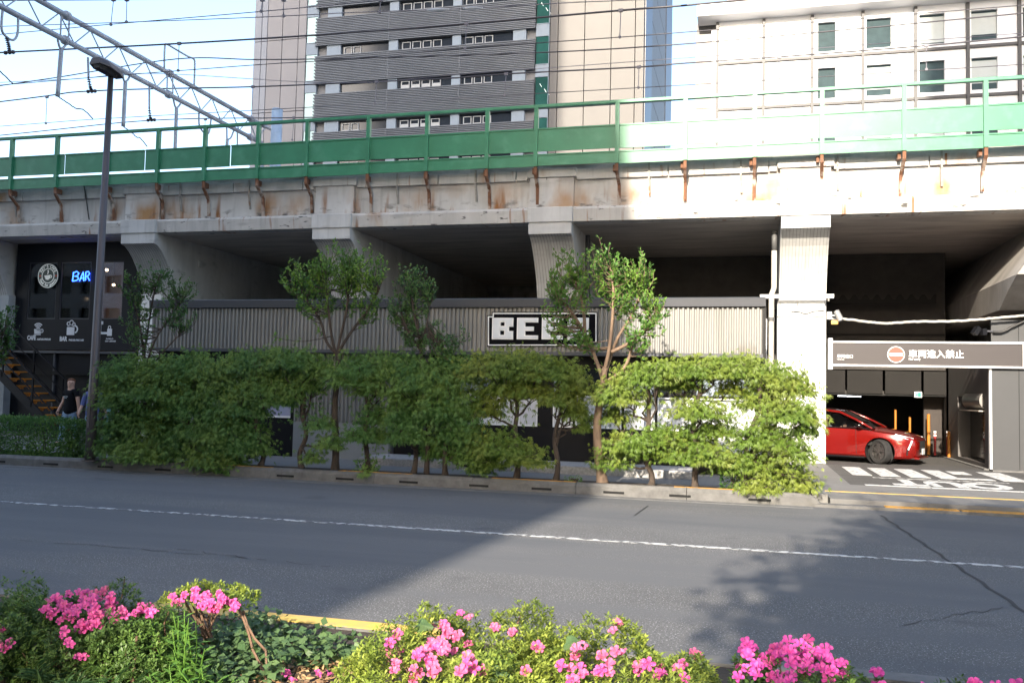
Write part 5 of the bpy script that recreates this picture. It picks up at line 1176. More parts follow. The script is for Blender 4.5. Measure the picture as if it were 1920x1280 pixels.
def broad(label, stems, crown, ntip, m, bk, Y=PY, r0=.07, lps=16, seed=0, L=(.05, .085), name='crape_myrtle', group='broad leaved street trees', up=.9):
    """stems: list of pixel polylines (first is the trunk from the ground); crown: (px, py, rx, ry, weight)"""
    r = random.Random(seed+500); b = at(*stems[0][0], Y); b[2] = .18
    t = thing(name, label, 'tree', tuple(b), group); tm = MB(); allp = []
    for k, s in enumerate(stems):
        pp = [at(p, q, Y+(0 if k == 0 else r.uniform(-.15, .15)*min(1, i))) for i, (p, q) in enumerate(s)]
        if k == 0: pp[0] = b
        sp = spline(pp, 6); n = len(sp); rr = r0 if k == 0 else r0*.40
        tm.tube(sp, [rr*(1.1-.45*i/n)*(1+(.35*max(0, 1-i/3) if k == 0 else 0)) for i in range(n)], 9)
        if len(stems) == 1 or k > 0: allp += sp[n//3:]
    A = np.array(allp); PP, DD, NN, LL = [], [], [], []
    W = [c[4] for c in crown]
    for _ in range(int(ntip*1.05)):
        c = r.choices(crown, W)[0]; s = mpp(c[0], Y)
        v = rdir(1)[0]*(r.random()**.4); v[2] *= 1.0
        e = at(c[0], c[1], Y)+v*np.array([c[2]*s, min(c[2]*s, .75), c[3]*s])
        cand = A[A[:, 2] < e[2]+.05]; cand = cand if len(cand) else A
        d = np.linalg.norm((cand-e)*np.array([1, 1, .8]), axis=1); src = cand[np.argsort(d)[r.randrange(0, min(4, len(d)))]]
        # shoots turn up towards the end
        mid = (src+e)/2+np.array([0, 0, -.08*np.linalg.norm(e-src)]); tip = e+np.array([r.uniform(-.09, .09), r.uniform(-.06, .06), r.uniform(.08, .30)*up])
        sp = spline([src, mid, e, tip], 4); tm.tube(sp, [.010*(1-.75*i/len(sp)) for i in range(len(sp))], 4)
        q = np.array(sp); k = int(lps*.95)
        ti = np.sort(RNG.random(k))*.72+.28; idx = ti*(len(q)-1); i0 = np.minimum(idx.astype(int), len(q)-2); f = (idx-i0)[:, None]
        P = q[i0]*(1-f)+q[i0+1]*f+RNG.normal(size=(k, 3))*.02; ax = unit(q[i0+1]-q[i0]); side = unit(rdir(k)+ax*.1); side = unit(side-ax*np.sum(side*ax, 1, keepdims=True))
        PP.append(P); DD.append(ax*.75+side*.7+np.array([0, 0, .08])); NN.append(unit(np.array([0, -.3, 1.0])+RNG.normal(size=(k, 3))*.5)); LL.append(RNG.uniform(*L, k)*(1.15-.5*ti))
    P = np.concatenate(PP); Ls = np.concatenate(LL)
    tm.build('trunk', bk, t, True, fix=False)
    leaf_mesh('crown', P, np.concatenate(DD), np.concatenate(NN), Ls*1.5, Ls*.66, m, t, fold=.15)
    return t
broad('broad leaved tree with a round bright crown before the left half of the fascia', [[(628, 888), (630, 830), (628, 760), (634, 690), (632, 655)], [(632, 660), (640, 625), (650, 580), (655, 520)], [(632, 665), (612, 640), (600, 600), (570, 555), (545, 525)], [(630, 665), (622, 630), (616, 580), (610, 510)], [(634, 660), (660, 620), (690, 580), (712, 540)]],
      [(570, 520, 58, 40, 2), (625, 508, 60, 42, 2.4), (680, 515, 52, 45, 2.2), (600, 560, 75, 32, 1.6), (680, 575, 45, 40, .7), (555, 640, 70, 25, .12), (605, 600, 30, 25, .3)], 190, leaf_b, bark, lps=26, seed=1)
broad('slender dark leaved tree reaching above the fascia left of the sign', [[(800, 880), (802, 800), (792, 700), (788, 640), (780, 590)], [(790, 640), (778, 600), (772, 550), (775, 515)], [(788, 650), (800, 610), (808, 560)], [(790, 660), (760, 610), (750, 570)]],
      [(772, 540, 36, 32, 2), (765, 585, 42, 38, 2), (790, 630, 40, 36, 1.4), (830, 660, 50, 26, .9), (745, 610, 24, 38, .8), (805, 550, 18, 22, .5), (860, 640, 30, 16, .25)], 150, leaf_bd, bark, r0=.045, lps=26, seed=2, L=(.045, .075))
broad('tall broad leaved tree with mottled brown trunk growing across the end of the sign', [[(1130, 915), (1122, 850), (1120, 790), (1128, 735), (1134, 690)], [(1132, 700), (1142, 655), (1148, 600), (1150, 545), (1145, 500)], [(1130, 710), (1112, 660), (1096, 625), (1075, 590), (1050, 560)], [(1134, 700), (1146, 665), (1160, 630), (1185, 590), (1205, 545)], [(1146, 660), (1185, 640), (1215, 615), (1235, 590)], [(1096, 630), (1095, 590), (1085, 540)], [(1130, 720), (1170, 690), (1185, 650)]],
      [(1065, 520, 45, 38, 1.5), (1130, 505, 52, 42, 2.2), (1190, 515, 45, 45, 1.8), (1100, 555, 70, 34, 1.6), (1180, 570, 52, 36, 1.3), (1225, 595, 28, 48, 1.0), (1050, 600, 38, 36, .9), (1075, 645, 42, 22, .5), (1195, 640, 36, 26, .5), (1045, 550, 22, 28, .6)], 230, leaf_b, bark_p, lps=24, r0=.085, seed=3, L=(.055, .09))
broad('dark airy tree standing beside the cafe behind the left maple', [[(282, 872), (280, 800), (272, 700), (268, 640)], [(270, 660), (262, 610), (250, 560), (245, 530)], [(272, 690), (290, 640), (318, 595), (345, 560)], [(270, 670), (280, 600), (290, 545), (300, 515)], [(275, 700), (310, 655), (345, 620)]],
      [(250, 545, 28, 28, 1.3), (290, 525, 38, 20, 1.3), (335, 550, 30, 22, 1.2), (255, 600, 30, 34, 1.2), (310, 590, 44, 26, 1.2), (340, 605, 26, 14, .6), (255, 640, 25, 20, .7)], 115, leaf_bd, bark, r0=.05, lps=20, seed=4, L=(.05, .08))
broad('dark leafy tree cut by the left edge of the picture', [[(-12, 860), (-10, 760), (-14, 690)], [(-12, 720), (-5, 660), (8, 620)], [(-12, 720), (-30, 640), (-25, 590)]], [(5, 610, 34, 26, 1), (0, 650, 26, 30, 1), (-30, 620, 40, 45, 1)], 70, leaf_bd, bark, r0=.05, lps=24, seed=5, L=(.06, .1))
# clipped low hedge at the far left
def bush(name, label, cat, X0, X1, Y0, Y1, z0, z1, n, m, L, group=None):
    t = thing(name, label, cat, ((X0+X1)/2, (Y0+Y1)/2, z0), group)
    v = RNG.uniform(-1, 1, (n, 3)); k = RNG.random(n) < .7
    ax = RNG.integers(0, 3, n); v[k, ax[k]] = np.sign(v[k, ax[k]])*RNG.uniform(.86, 1.0, k.sum())
    v[:, 2] = np.abs(v[:, 2]*1.0)*np.sign(v[:, 2])
    rr = np.max(np.abs(v[:, :2]), 1); v[:, 2] -= .25*np.maximum(0, rr-.7)
    bump = 1+.10*np.sin(v[:, 0]*9+1)*np.cos(v[:, 2]*4)+.07*RNG.normal(size=n)
    P = np.stack([(X0+X1)/2+v[:, 0]*(X1-X0)/2*(1+.02*RNG.normal(size=n)), (Y0+Y1)/2+v[:, 1]*(Y1-Y0)/2*bump, (z0+z1)/2+v[:, 2]*(z1-z0)/2*bump], 1); P[:, 2] = np.maximum(P[:, 2], z0+.01)
    D = v+RNG.normal(size=(n, 3))*.6+np.array([0, 0, .3]); N = v+np.array([0, -.2, .6])+RNG.normal(size=(n, 3))*.4
    Ls = RNG.uniform(*L, n)
    leaf_mesh('foliage', P, D, N, Ls, Ls*.5, m, t)
    st_ = MB()
    for _ in range(14):
        x = random.uniform(X0+.1, X1-.1); y = random.uniform(Y0+.1, Y1-.1); st_.tube([(x, y, z0-.02), (x+random.uniform(-.1, .1), y, z0+(z1-z0)*.7)], [.015, .008], 5)
    st_.build('stems', bark, t); return t
hx0, hx1 = atz(-120, 850, .19)[0], X_(150, 820, 16.9)
leaf_h = leafmat('hedge_leaf', (.05, .13, .035), (.09, .19, .042), (.12, .22, .04), .25, 2.0)
bush('clipped_hedge', 'clipped dark green hedge along the kerb at the far left', 'hedge', hx0, hx1, 16.6, 17.5, .19, 1.0, 15000, leaf_h, (.045, .075))
bush('low_shrub', 'dark low shrub under the right end maple by the kerb', 'shrub', X_(1352, 915, 16.7), X_(1425, 915, 16.7), 16.55, 17.0, .19, .62, 900, leaf_bd, (.04, .07), 'low plants under the trees')
bush('low_shrub', 'small sprig of leaves at the foot of the fifth maple', 'shrub', X_(672, 885, 16.7), X_(708, 885, 16.7), 16.5, 16.75, .19, .42, 260, leaf_b, (.04, .07), 'low plants under the trees')
bush('low_shrub', 'weedy tuft on the kerb left of the mottled trunk', 'shrub', X_(1060, 905, 16.6), X_(1090, 905, 16.6), 16.5, 16.62, .21, .30, 120, leaf_b, (.03, .05), 'low plants under the trees')
# ---- street trees behind the near pavement: their shadow lies on the right of the road
def street_tree(label, x, y, h, R, n, seed):
    r = random.Random(seed); t = thing('street_tree', label, 'tree', (x, y, .1), 'street trees on the near pavement')
    tm = MB(); top = np.array([x, y, h*.62]); tm.tube(wav((x, y, .1), top, 6, .1, seed), [.2, .18, .17, .16, .14, .12, .1], 10); PP, DD = [], []
    for k in range(44):
        v = rdir(1)[0]; v[2] = abs(v[2])*1.1-.4; c = np.array([x, y, h*.66])+v*np.array([R, R, h*.30])*r.uniform(.55, .95)
        tm.tube(wav(top-np.array([0, 0, r.uniform(0, h*.25)]), c, 4, .15, r.random()), [.07, .06, .05, .035, .02], 6)
        m_ = n//44; q = rdir(m_)*(RNG.random((m_, 1))**.5)*np.array([R*.42, R*.42, h*.12])*r.uniform(.7, 1.2); PP.append(c+q); DD.append(rdir(m_))
    P = np.concatenate(PP); tm.build('trunk', bark, t, True, fix=False)
    leaf_mesh('crown', P, np.concatenate(DD), rdir(len(P)), RNG.uniform(.16, .26, len(P)), .14, leaf_bd, t)
kx_ = lambda Xg, Yg, Y: Xg+math.tan(math.radians(SUN_AZ))*(Y-Yg)
tn = math.tan(math.radians(SUN_EL))
ty = -5.0
for lab, xg, yy, h, R, n, sd_ in (('street tree on the near pavement closest to the central azaleas', 3.2, -5.0, 10.9, 2.7, 12000, 1), ('street tree on the near pavement in front of the taller pair', 6.3, -5.2, 11.3, 2.8, 12000, 2), ('street tree on the near pavement at the far right', 10.2, -5.0, 10.8, 2.8, 9000, 3),
        ('taller street tree set back behind the first one', 3.0, -9.0, 14.4, 2.8, 13000, 4), ('taller street tree set back behind the gap between first and second', 5.7, -9.3, 14.2, 3.0, 13000, 5), ('taller street tree set back on the right', 9.0, -9.0, 14.0, 3.2, 14000, 6), ('taller street tree set back furthest to the right', 12.8, -9.0, 14.0, 3.2, 11000, 7)):
    street_tree(lab, kx_(xg, 9, yy), yy, h, R, n, sd_)
# ================================================================== AZALEA BED IN FRONT
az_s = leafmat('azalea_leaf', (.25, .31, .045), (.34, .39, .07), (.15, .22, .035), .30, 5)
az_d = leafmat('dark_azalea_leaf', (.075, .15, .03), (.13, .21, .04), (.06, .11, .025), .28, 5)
weed_m = leafmat('weed_leaf', (.10, .23, .035), (.16, .30, .05), (.08, .18, .03), .35, 4); grass_m = leafmat('lily_leaf', (.07, .15, .045), (.11, .20, .06), (.06, .12, .04), .3, 4)
ivy_m = leafmat('ivy_leaf', (.06, .12, .045), (.12, .19, .07), (.07, .12, .045), .25, 6); dry_m = leafmat('dry_leaf', (.34, .21, .10), (.48, .34, .18), (.22, .12, .06), .15, 9)
stem_m = M('brown_stem', (.17, .10, .06), .85, var=.25, scale=20)
def petal_mat(name, c1, c2):
    m = leafmat(name, c1, c2, tuple((a+b)/2 for a, b in zip(c1, c2)), .35, 12); return m
pk = [petal_mat('pink_petal', (.66, .075, .30), (.76, .14, .40)), petal_mat('magenta_petal', (.68, .06, .36), (.80, .13, .47)), petal_mat('salmon_petal', (.66, .11, .27), (.74, .19, .36))]
stam = M('stamen', (.75, .35, .42), .6)
def blossom_mesh(seed, m):
    """five petals, each of two facets bent back, round a small throat with stamens"""
    r = random.Random(seed); mb = MB()
    for k in range(5):
        a = 2*math.pi*k/5+r.uniform(-.12, .12); R = .028*r.uniform(.85, 1.12); wd = .0165*r.uniform(.9, 1.15); up = r.uniform(.004, .014)
        c, s = math.cos(a), math.sin(a); q = lambda u, v, z: (c*u-s*v, s*u+c*v, z)
        mb.add([q(0, 0, -.016), q(.010, -.006, 0), q(.010, .006, 0)], [(0, 1, 2)])
        mb.add([q(.010, -.006, 0), q(.010, .006, 0), q(R*.65, wd*.62, up+.003), q(R*.65, 0, up-.002), q(R*.65, -wd*.62, up+.003), q(R, wd*.35, up), q(R*1.04, 0, up-.003), q(R, -wd*.35, up)], [(0, 3, 4), (0, 1, 3), (1, 2, 3), (4, 3, 6, 7), (3, 2, 5, 6)])
    me = bpy.data.meshes.new('blossom'); me.from_pydata(mb.v, [], mb.f); me.materials.append(m); me.update(); return me
BL = {i: [blossom_mesh(10*i+k, pk[i]) for k in range(4)] for i in range(3)}
def azalea(label, cx, cy, a, b, z0, h, n, m, flowers, kind=0, lump=.11, L=(.020, .034), ros=6, seed=0, legs=12, group='azalea shrubs in the bed', fsize=1.0):
    """rosettes of small leaves over a lumpy mound; flowers: (px, py, radius, count) picked from its surface"""
    r = np.random.default_rng(seed+40); t = thing('azalea_shrub', label, 'shrub', (cx, cy, z0), group)
    v = unit(r.normal(size=(n, 3))); v[:, 2] = np.abs(v[:, 2]); sh = r.random(n) < .72; rad = np.where(sh, r.uniform(.9, 1.04, n), r.random(n)**.4*.95)
    ph = r.uniform(0, 6.28, 6); f = 1+lump*(np.sin(v[:, 0]*5+ph[0])*np.cos(v[:, 1]*5+ph[1])+.6*np.sin(v[:, 0]*11+ph[2])+.5*np.cos(v[:, 1]*9+v[:, 2]*6+ph[3]))
    e = .72; sg = np.sign(v)*np.abs(v)**e; sg[:, 2] = np.abs(v[:, 2])**e
    C = np.array([cx, cy, z0])+sg*rad[:, None]*f[:, None]*np.array([a, b, h]); C[:, 2] = np.maximum(C[:, 2], z0+.03)
    ax = unit(v*np.array([.6, .6, 1.0])+np.array([0, 0, .55])+r.normal(size=(n, 3))*.28)
    t1 = unit(np.cross(ax, r.normal(size=(n, 3)))); t2 = np.cross(ax, t1); PP, DD, NN, LL = [], [], [], []
    for k in range(ros):
        an = 2*math.pi*k/ros+r.uniform(-.4, .4, n); rd = t1*np.cos(an)[:, None]+t2*np.sin(an)[:, None]; el = r.uniform(.35, 1.1, n)[:, None]
        PP.append(C-ax*.008*(k % 3)); DD.append(rd+ax*el); NN.append(ax-rd*.5); LL.append(r.uniform(*L, n))
    Ls = np.concatenate(LL); leaf_mesh('foliage', np.concatenate(PP), np.concatenate(DD), np.concatenate(NN), Ls, Ls*.40, m, t, fold=.12, wide=.55)
    sm_ = MB()
    for k in range(legs):
        i = r.integers(0, n); q = C[i]; s0 = np.array([cx+(q[0]-cx)*.45, cy+(q[1]-cy)*.45, z0-.02]); sm_.tube(wav(s0, q, 5, .04, float(r.random())), [.011, .01, .008, .007, .005, .003], 5)
    sm_.build('stems', stem_m, t, fix=False)
    # blossoms
    out = np.where(sh & (v[:, 1] < .45))[0]; pxy = project(C[out]); used = []; cnt = 0
    for (px, py, rr, c) in flowers:
        d = np.hypot(pxy[:, 0]-px, pxy[:, 1]-py); cand = out[d < rr]; cand = cand if len(cand) >= c else out[np.argsort(d)[:c*2]]
        dist = np.linalg.norm(C[cand]-CAM, axis=1); cand = cand[np.argsort(dist)[:max(c*3, 8)]]; r.shuffle(cand)
        for i in cand[:c]:
            if cnt >= 98: break
            cnt += 1; me = BL[kind if r.random() < .85 else (2 if kind == 0 else 0)][r.integers(0, 4)]
            o = bpy.data.objects.new('blossom', me); COL.objects.link(o); o.parent = t
            d_ = unit(ax[i]*.7+unit(CAM-C[i])*.9+r.normal(size=3)*.35); qd = Vector(d_).to_track_quat('Z', 'Y')
            pos = C[i]+ax[i]*.018+unit(CAM-C[i])*.012; o.location = Vector(pos)-Vector((cx, cy, z0)); o.rotation_mode = 'QUATERNION'; o.rotation_quaternion = qd
            s = float(r.uniform(.8, 1.12))*fsize; o.scale = (s, s, s)
    return t
GZ = .15
def sx4(p, y, Y): return X_(p, y, Y)
# big sunlit shrub, centre
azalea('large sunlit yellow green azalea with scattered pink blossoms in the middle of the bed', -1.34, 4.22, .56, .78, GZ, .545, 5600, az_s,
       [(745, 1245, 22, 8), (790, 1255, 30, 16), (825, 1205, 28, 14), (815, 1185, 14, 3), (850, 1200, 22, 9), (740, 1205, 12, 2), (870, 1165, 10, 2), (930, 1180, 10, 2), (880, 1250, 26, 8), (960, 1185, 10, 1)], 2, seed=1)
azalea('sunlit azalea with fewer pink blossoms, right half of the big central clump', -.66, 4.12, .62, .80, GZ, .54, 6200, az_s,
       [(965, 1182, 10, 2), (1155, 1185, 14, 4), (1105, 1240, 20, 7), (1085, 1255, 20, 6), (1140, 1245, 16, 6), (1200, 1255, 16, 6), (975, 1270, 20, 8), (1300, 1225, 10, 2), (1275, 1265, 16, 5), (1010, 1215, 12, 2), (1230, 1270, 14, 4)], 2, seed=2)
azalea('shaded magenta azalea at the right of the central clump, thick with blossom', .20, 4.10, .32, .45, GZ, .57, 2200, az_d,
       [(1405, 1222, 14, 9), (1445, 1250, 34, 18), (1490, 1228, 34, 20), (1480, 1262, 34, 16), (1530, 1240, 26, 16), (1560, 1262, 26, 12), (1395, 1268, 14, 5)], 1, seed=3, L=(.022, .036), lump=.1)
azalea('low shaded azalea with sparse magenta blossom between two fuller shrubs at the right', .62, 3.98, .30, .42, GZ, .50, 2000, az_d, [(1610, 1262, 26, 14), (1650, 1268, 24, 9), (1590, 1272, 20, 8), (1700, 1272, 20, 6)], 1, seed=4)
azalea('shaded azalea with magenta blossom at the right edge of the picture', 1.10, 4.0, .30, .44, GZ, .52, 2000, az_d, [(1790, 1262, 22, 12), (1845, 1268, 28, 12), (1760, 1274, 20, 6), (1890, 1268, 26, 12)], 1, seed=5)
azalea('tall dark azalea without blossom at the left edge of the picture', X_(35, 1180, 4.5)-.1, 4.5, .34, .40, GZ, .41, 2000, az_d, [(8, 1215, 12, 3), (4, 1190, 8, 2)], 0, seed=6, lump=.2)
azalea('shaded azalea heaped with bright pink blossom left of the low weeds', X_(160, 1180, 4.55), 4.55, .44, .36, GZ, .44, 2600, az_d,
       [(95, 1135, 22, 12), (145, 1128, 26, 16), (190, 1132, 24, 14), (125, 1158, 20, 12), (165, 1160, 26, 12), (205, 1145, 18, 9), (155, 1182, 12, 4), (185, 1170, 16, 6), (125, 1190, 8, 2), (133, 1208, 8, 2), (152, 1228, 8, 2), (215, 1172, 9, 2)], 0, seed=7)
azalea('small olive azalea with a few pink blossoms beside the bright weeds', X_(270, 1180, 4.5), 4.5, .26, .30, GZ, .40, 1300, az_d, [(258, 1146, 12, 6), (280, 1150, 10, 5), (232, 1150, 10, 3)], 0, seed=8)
t9 = azalea('leggy azalea with pink and yellow green top over bare stems', X_(395, 1160, 4.95), 4.95, .27, .2, .50, .12, 420, az_s, [(340, 1150, 14, 7), (365, 1145, 16, 12), (395, 1142, 18, 14), (412, 1150, 14, 8), (428, 1158, 10, 4)], 0, seed=9, legs=0, lump=.1)
lg = MB(); bx_ = X_(395, 1160, 4.95)
for k in range(9): lg.tube(wav((bx_+random.uniform(-.05, .12), 4.95, .15), (bx_+random.uniform(-.24, .24), 4.95+random.uniform(-.1, .1), .54), 5, .03, k), [.012, .011, .009, .008, .006, .005], 5)
lg.tube(wav((X_(500, 1245, 4.7), 4.7, .18), (X_(445, 1165, 4.9), 4.9, .52), 5, .02, 3), .009, 5); lg.tube(wav((X_(515, 1240, 4.7), 4.72, .18), (X_(455, 1170, 4.9), 4.9, .5), 5, .02, 4), .008, 5); lg.build('bare_stems', stem_m, t9, fix=False)
# bright weeds with pointed leaves
def weed(label, px, Y, h, nl, L, W, seed, m, name='weed', cat='plant', stems=5, spread=.12, group='weeds in the bed', z0=.15):
    r = np.random.default_rng(seed); x = X_(px, 1220, Y); t = thing(name, label, cat, (x, Y, z0), group); PP, DD, NN, LL = [], [], [], []; sm_ = MB()
    for k in range(stems):
        a = r.uniform(0, 6.28); top = np.array([x+math.cos(a)*spread*r.uniform(.4, 1.4), Y+math.sin(a)*spread*r.uniform(.4, 1.2), z0+h*r.uniform(.65, 1.05)]); b = np.array([x+r.uniform(-.04, .04), Y+r.uniform(-.04, .04), z0-.01])
        p = np.array(spline([b, (b+top)/2+r.normal(size=3)*.015, top], 6)); sm_.tube(p, [.006*(1-.6*i/len(p)) for i in range(len(p))], 5)
        for q in range(nl):
            tt = .2+.8*q/nl; i = tt*(len(p)-1); i0 = min(int(i), len(p)-2); an = q*2.4+r.uniform(-.3, .3)
            PP.append(p[i0]+(p[i0+1]-p[i0])*(i-i0)); DD.append(np.array([math.cos(an), math.sin(an), .45-.5*(1-tt)+(.8 if tt > .9 else 0)])); NN.append(np.array([-math.cos(an)*.35, -math.sin(an)*.35, 1.0])); LL.append(r.uniform(*L)*(1.1-.45*tt))
    sm_.build('stems', m, t, fix=False); Ls = np.array(LL); P, D, N = np.array(PP), unit(np.array(DD)), unit(np.array(NN))
    # each leaf as two facets so that it arches over
    leaf_mesh('leaves', P, D, N, Ls, Ls*W, m, t, fold=.12, wide=.42); return t
for k, (p, Y, h, lab) in enumerate(((318, 4.45, .40, 'bright green leafy weed left in its clump beside the olive azalea'), (345, 4.35, .44, 'tallest bright green leafy weed in the clump, pointed leaves'), (372, 4.4, .36, 'bright green leafy weed under the leggy azalea'), (390, 4.2, .26, 'low bright green weed at the front of its clump'), (330, 4.15, .25, 'low leafy weed at the bottom edge left of the ivy'))):
    weed(lab, p, Y, h, 13, (.07, .11), .36, 60+k, weed_m)
for k, (p, Y, h, lab) in enumerate(((80, 4.15, .16, 'grassy lily tuft at the bottom left with arching blades'), (140, 4.1, .15, 'grassy lily tuft in the middle of the three at the bottom left'), (205, 4.12, .16, 'grassy lily tuft under the pink azalea'), (260, 4.15, .15, 'thin grassy tuft beside a bare stake'))):
    weed(lab, p, Y, h, 9, (.13, .2), .12, 80+k, grass_m, 'grass_tuft', 'plant', 6, .05, 'grassy tufts at the bottom left')
x = X_(250, 1240, 4.3); tag(MB().tube(wav((x, 4.3, .12), (x+.0, 4.32, .47), 4, .008, 2), .007, 6).build('plant_stake', stem_m), 'thin brown stake standing between the tufts and the weeds', 'stake')
# ivy and litter
def scatter(name, label, cat, poly, n, L, W, m, z, flat, seed):
    r = np.random.default_rng(seed); pts = []
    P0 = [atz(p, q, .17)[:2] for p, q in poly]; lo = np.min(P0, 0); hi = np.max(P0, 0)
    def inside(x, y):
        c = False
        for i in range(len(P0)):
            (x1, y1), (x2, y2) = P0[i], P0[i-1]
            if (y1 > y) != (y2 > y) and x < (x2-x1)*(y-y1)/(y2-y1)+x1: c = not c
        return c
    while len(pts) < n:
        x, y = r.uniform(lo, hi)
        if inside(x, y): pts.append((x, y))
    P = np.column_stack([np.array(pts), .155+r.random(n)**1.6*z]); D = r.normal(size=(n, 3))*np.array([1, 1, flat]); N = np.array([0, -.25, 1])+r.normal(size=(n, 3))*flat
    Ls = r.uniform(*L, n); return tag(leaf_mesh(name, P, D, unit(N), Ls, Ls*W, m, None, fold=.1, wide=.45), label, cat, None, 'stuff')
scatter('ivy', 'dark ivy covering the soil by the yellow kerb', 'ivy', [(370, 1290), (395, 1195), (470, 1165), (560, 1200), (680, 1225), (690, 1250), (640, 1255), (560, 1250), (520, 1290)], 1700, (.035, .07), .85, ivy_m, .16, .45, 1)
scatter('ivy_edge', 'dark low foliage covering the soil under the left azaleas', 'ground cover', [(-40, 1290), (-40, 1200), (300, 1180), (420, 1200), (420, 1290)], 1500, (.03, .06), .6, az_d, .12, .5, 2)
scatter('leaf_litter', 'dry tan leaves lying on the soil beside the central azalea', 'leaf litter', [(380, 1300), (480, 1240), (680, 1235), (690, 1262), (600, 1285)], 420, (.03, .07), .5, dry_m, .035, .25, 3)
scatter('leaf_litter', 'dry leaves scattered along the bed behind the azaleas', 'leaf litter', [(600, 1215), (690, 1222), (1400, 1290), (1300, 1300), (640, 1240)], 250, (.025, .05), .5, dry_m, .03, .25, 4)
for k, (p, q, lab) in enumerate(((537, 1262, 'fallen pink blossom on the soil, left of three'), (595, 1262, 'fallen pink blossom on the dry leaves, middle of three'), (617, 1262, 'fallen pink blossom on the dry leaves nearest the central azalea'), (548, 1274, 'fallen pink blossom lowest on the bare soil'))):
    o = bpy.data.objects.new('fallen_blossom', BL[0][k % 4]); COL.objects.link(o); c = atz(p, q, .2); o.location = (c[0], c[1], .2); o.rotation_euler = (.6, .2, k); tag(o, lab, 'flower', 'fallen blossoms')
# big lobed leaves of a creeper poking out of the central azalea
for k, (p, q, Y, lab) in enumerate(((795, 1172, 4.25, 'large grey green lobed leaf near the top of the central azalea'), (1075, 1205, 4.05, 'large lobed leaf on the right half of the central clump'), (935, 1262, 3.85, 'large dark leaf at the bottom of the central clump'))):
    c = at(p, q, Y); t = thing('creeper_leaf', lab, 'leaf', tuple(c), 'creeper leaves in the azaleas'); r = random.Random(k); pts = []
    for j2 in range(14):
        a = 2*math.pi*j2/14; rr = .045*(1+.28*math.cos(3*a+.5)); pts.append((c[0]+rr*math.cos(a), c[1]-.01+.02*math.sin(a), c[2]+rr*.6*math.sin(a)))
    MB().add(pts+[(c[0], c[1]-.03, c[2]+.012)], [(i, (i+1) % 14, 14) for i in range(14)]).build('blade', ivy_m, t); MB().tube([tuple(c+np.array([0, .0, 0])), tuple(c+np.array([.02, .06, -.12]))], .003, 5).build('stalk', ivy_m, t)
# ================================================================== LAMP POST
lm_ = M('dark_bronze_paint', (.10, .085, .085), .45, metal=.3, var=.08, scale=1); LB = atz(168, 864, .19); LY = LB[1]
lp = thing('street_lamp', 'tall dark street lamp with a flat hexagonal head beside the left hedge', 'street lamp', (LB[0], LY, .19))
tp = at(208, 138, LY); base = np.array([X_(168.5, 864, LY), LY, .19])
MB().tube([base, base+np.array([0, 0, 1.6]), base+np.array([0, 0, 1.62]), tp], [.105, .098, .092, .058], 16).build('pole', lm_, lp, True); MB().disc((base[0], LY, .19), .17, .03, axis='z').build('base_plate', lm_, lp)
MB().box(base[0]-.035, base[0]+.035, LY-.115, LY-.09, .9, 1.35).build('access_hatch', lm_, lp)
# head: a flat tapered shell reaching out over the road
hp0 = at(214, 139, LY)+np.array([0, .08, 0]); dirv = Vector((at(163, 112, LY-.75)-hp0)); dirv.z = 0; dirv.normalize(); sd = Vector((-dirv.y, dirv.x, 0))
def hq(u, v, z): return tuple(Vector(hp0)+dirv*u+sd*v+Vector((0, 0, z+.12*u)))
out = [(-.10, -.10), (.1, -.19), (.42, -.23), (.62, -.14), (.62, .14), (.42, .23), (.1, .19), (-.10, .10)]
top = [(u*.9+.05, v*.72) for u, v in out]; bot = [(u, v) for u, v in out]; low = [(u*.78+.1, v*.6) for u, v in out]
MB().add([hq(u, v, .10) for u, v in top]+[hq(u, v, 0) for u, v in bot]+[hq(u, v, -.035) for u, v in bot], [tuple(range(8)), tuple(range(23, 15, -1))]+[(i, 8+i, 8+(i+1) % 8, (i+1) % 8) for i in range(8)]+[(8+i, 16+i, 16+(i+1) % 8, 8+(i+1) % 8) for i in range(8)]).build('lamp_head', lm_, lp)
MB().add([hq(u, v, -.036) for u, v in low]+[hq(u*.8+.1, v*.7, -.10) for u, v in low], [tuple(range(8)), tuple(range(15, 7, -1))]+[(i, (i+1) % 8, 8+(i+1) % 8, 8+i) for i in range(8)]).build('lens', M('dark_lens', (.05, .05, .055), .25, spec=.6), lp)
# ================================================================== OVERHEAD LINE
galv = M('galvanised_tube', (.40, .42, .46), .5, metal=.25, var=.12, scale=2); wire_m = M('dark_wire', (.055, .05, .06), .5); ins_m = M('dark_insulator', (.05, .04, .045), .4); wire_l = M('grey_wire', (.16, .15, .18), .5)
U1, U0 = at(480, 229, 39.0), None; GX = U1[0]; Zu, Zl = U1[2], atx(474, 260, GX)[2]
gan = thing('overhead_gantry', 'grey tubular gantry beam crossing above the railway at upper left', 'gantry', (GX, 39.2, 8.4))
Ya = 21.0
MB().tube([(GX, Ya, Zu), (GX, 39.6, Zu)], .10, 14).build('upper_chord', galv, gan, True); MB().tube([(GX, Ya, Zl), (GX, 39.6, Zl)], .10, 14).build('lower_chord', galv, gan, True)
y = Ya+.2; k = 0
while y < 39:
    MB().tube([(GX, y, Zu-.08), (GX, y+.72, Zl+.08)], .026, 6).build('lacing', galv, gan); MB().tube([(GX, y+.78, Zl+.08), (GX, y+1.5, Zu-.08)], .026, 6).build('lacing', galv, gan); y += 1.56; k += 1
for yy in (atx(125, 28, GX)[1], atx(318, 138, GX)[1], atx(470, 225, GX)[1]):
    for z in (Zu, Zl): MB().tube([(GX, yy-.07, z), (GX, yy+.07, z)], .165, 16).build('flange', galv, gan, True)
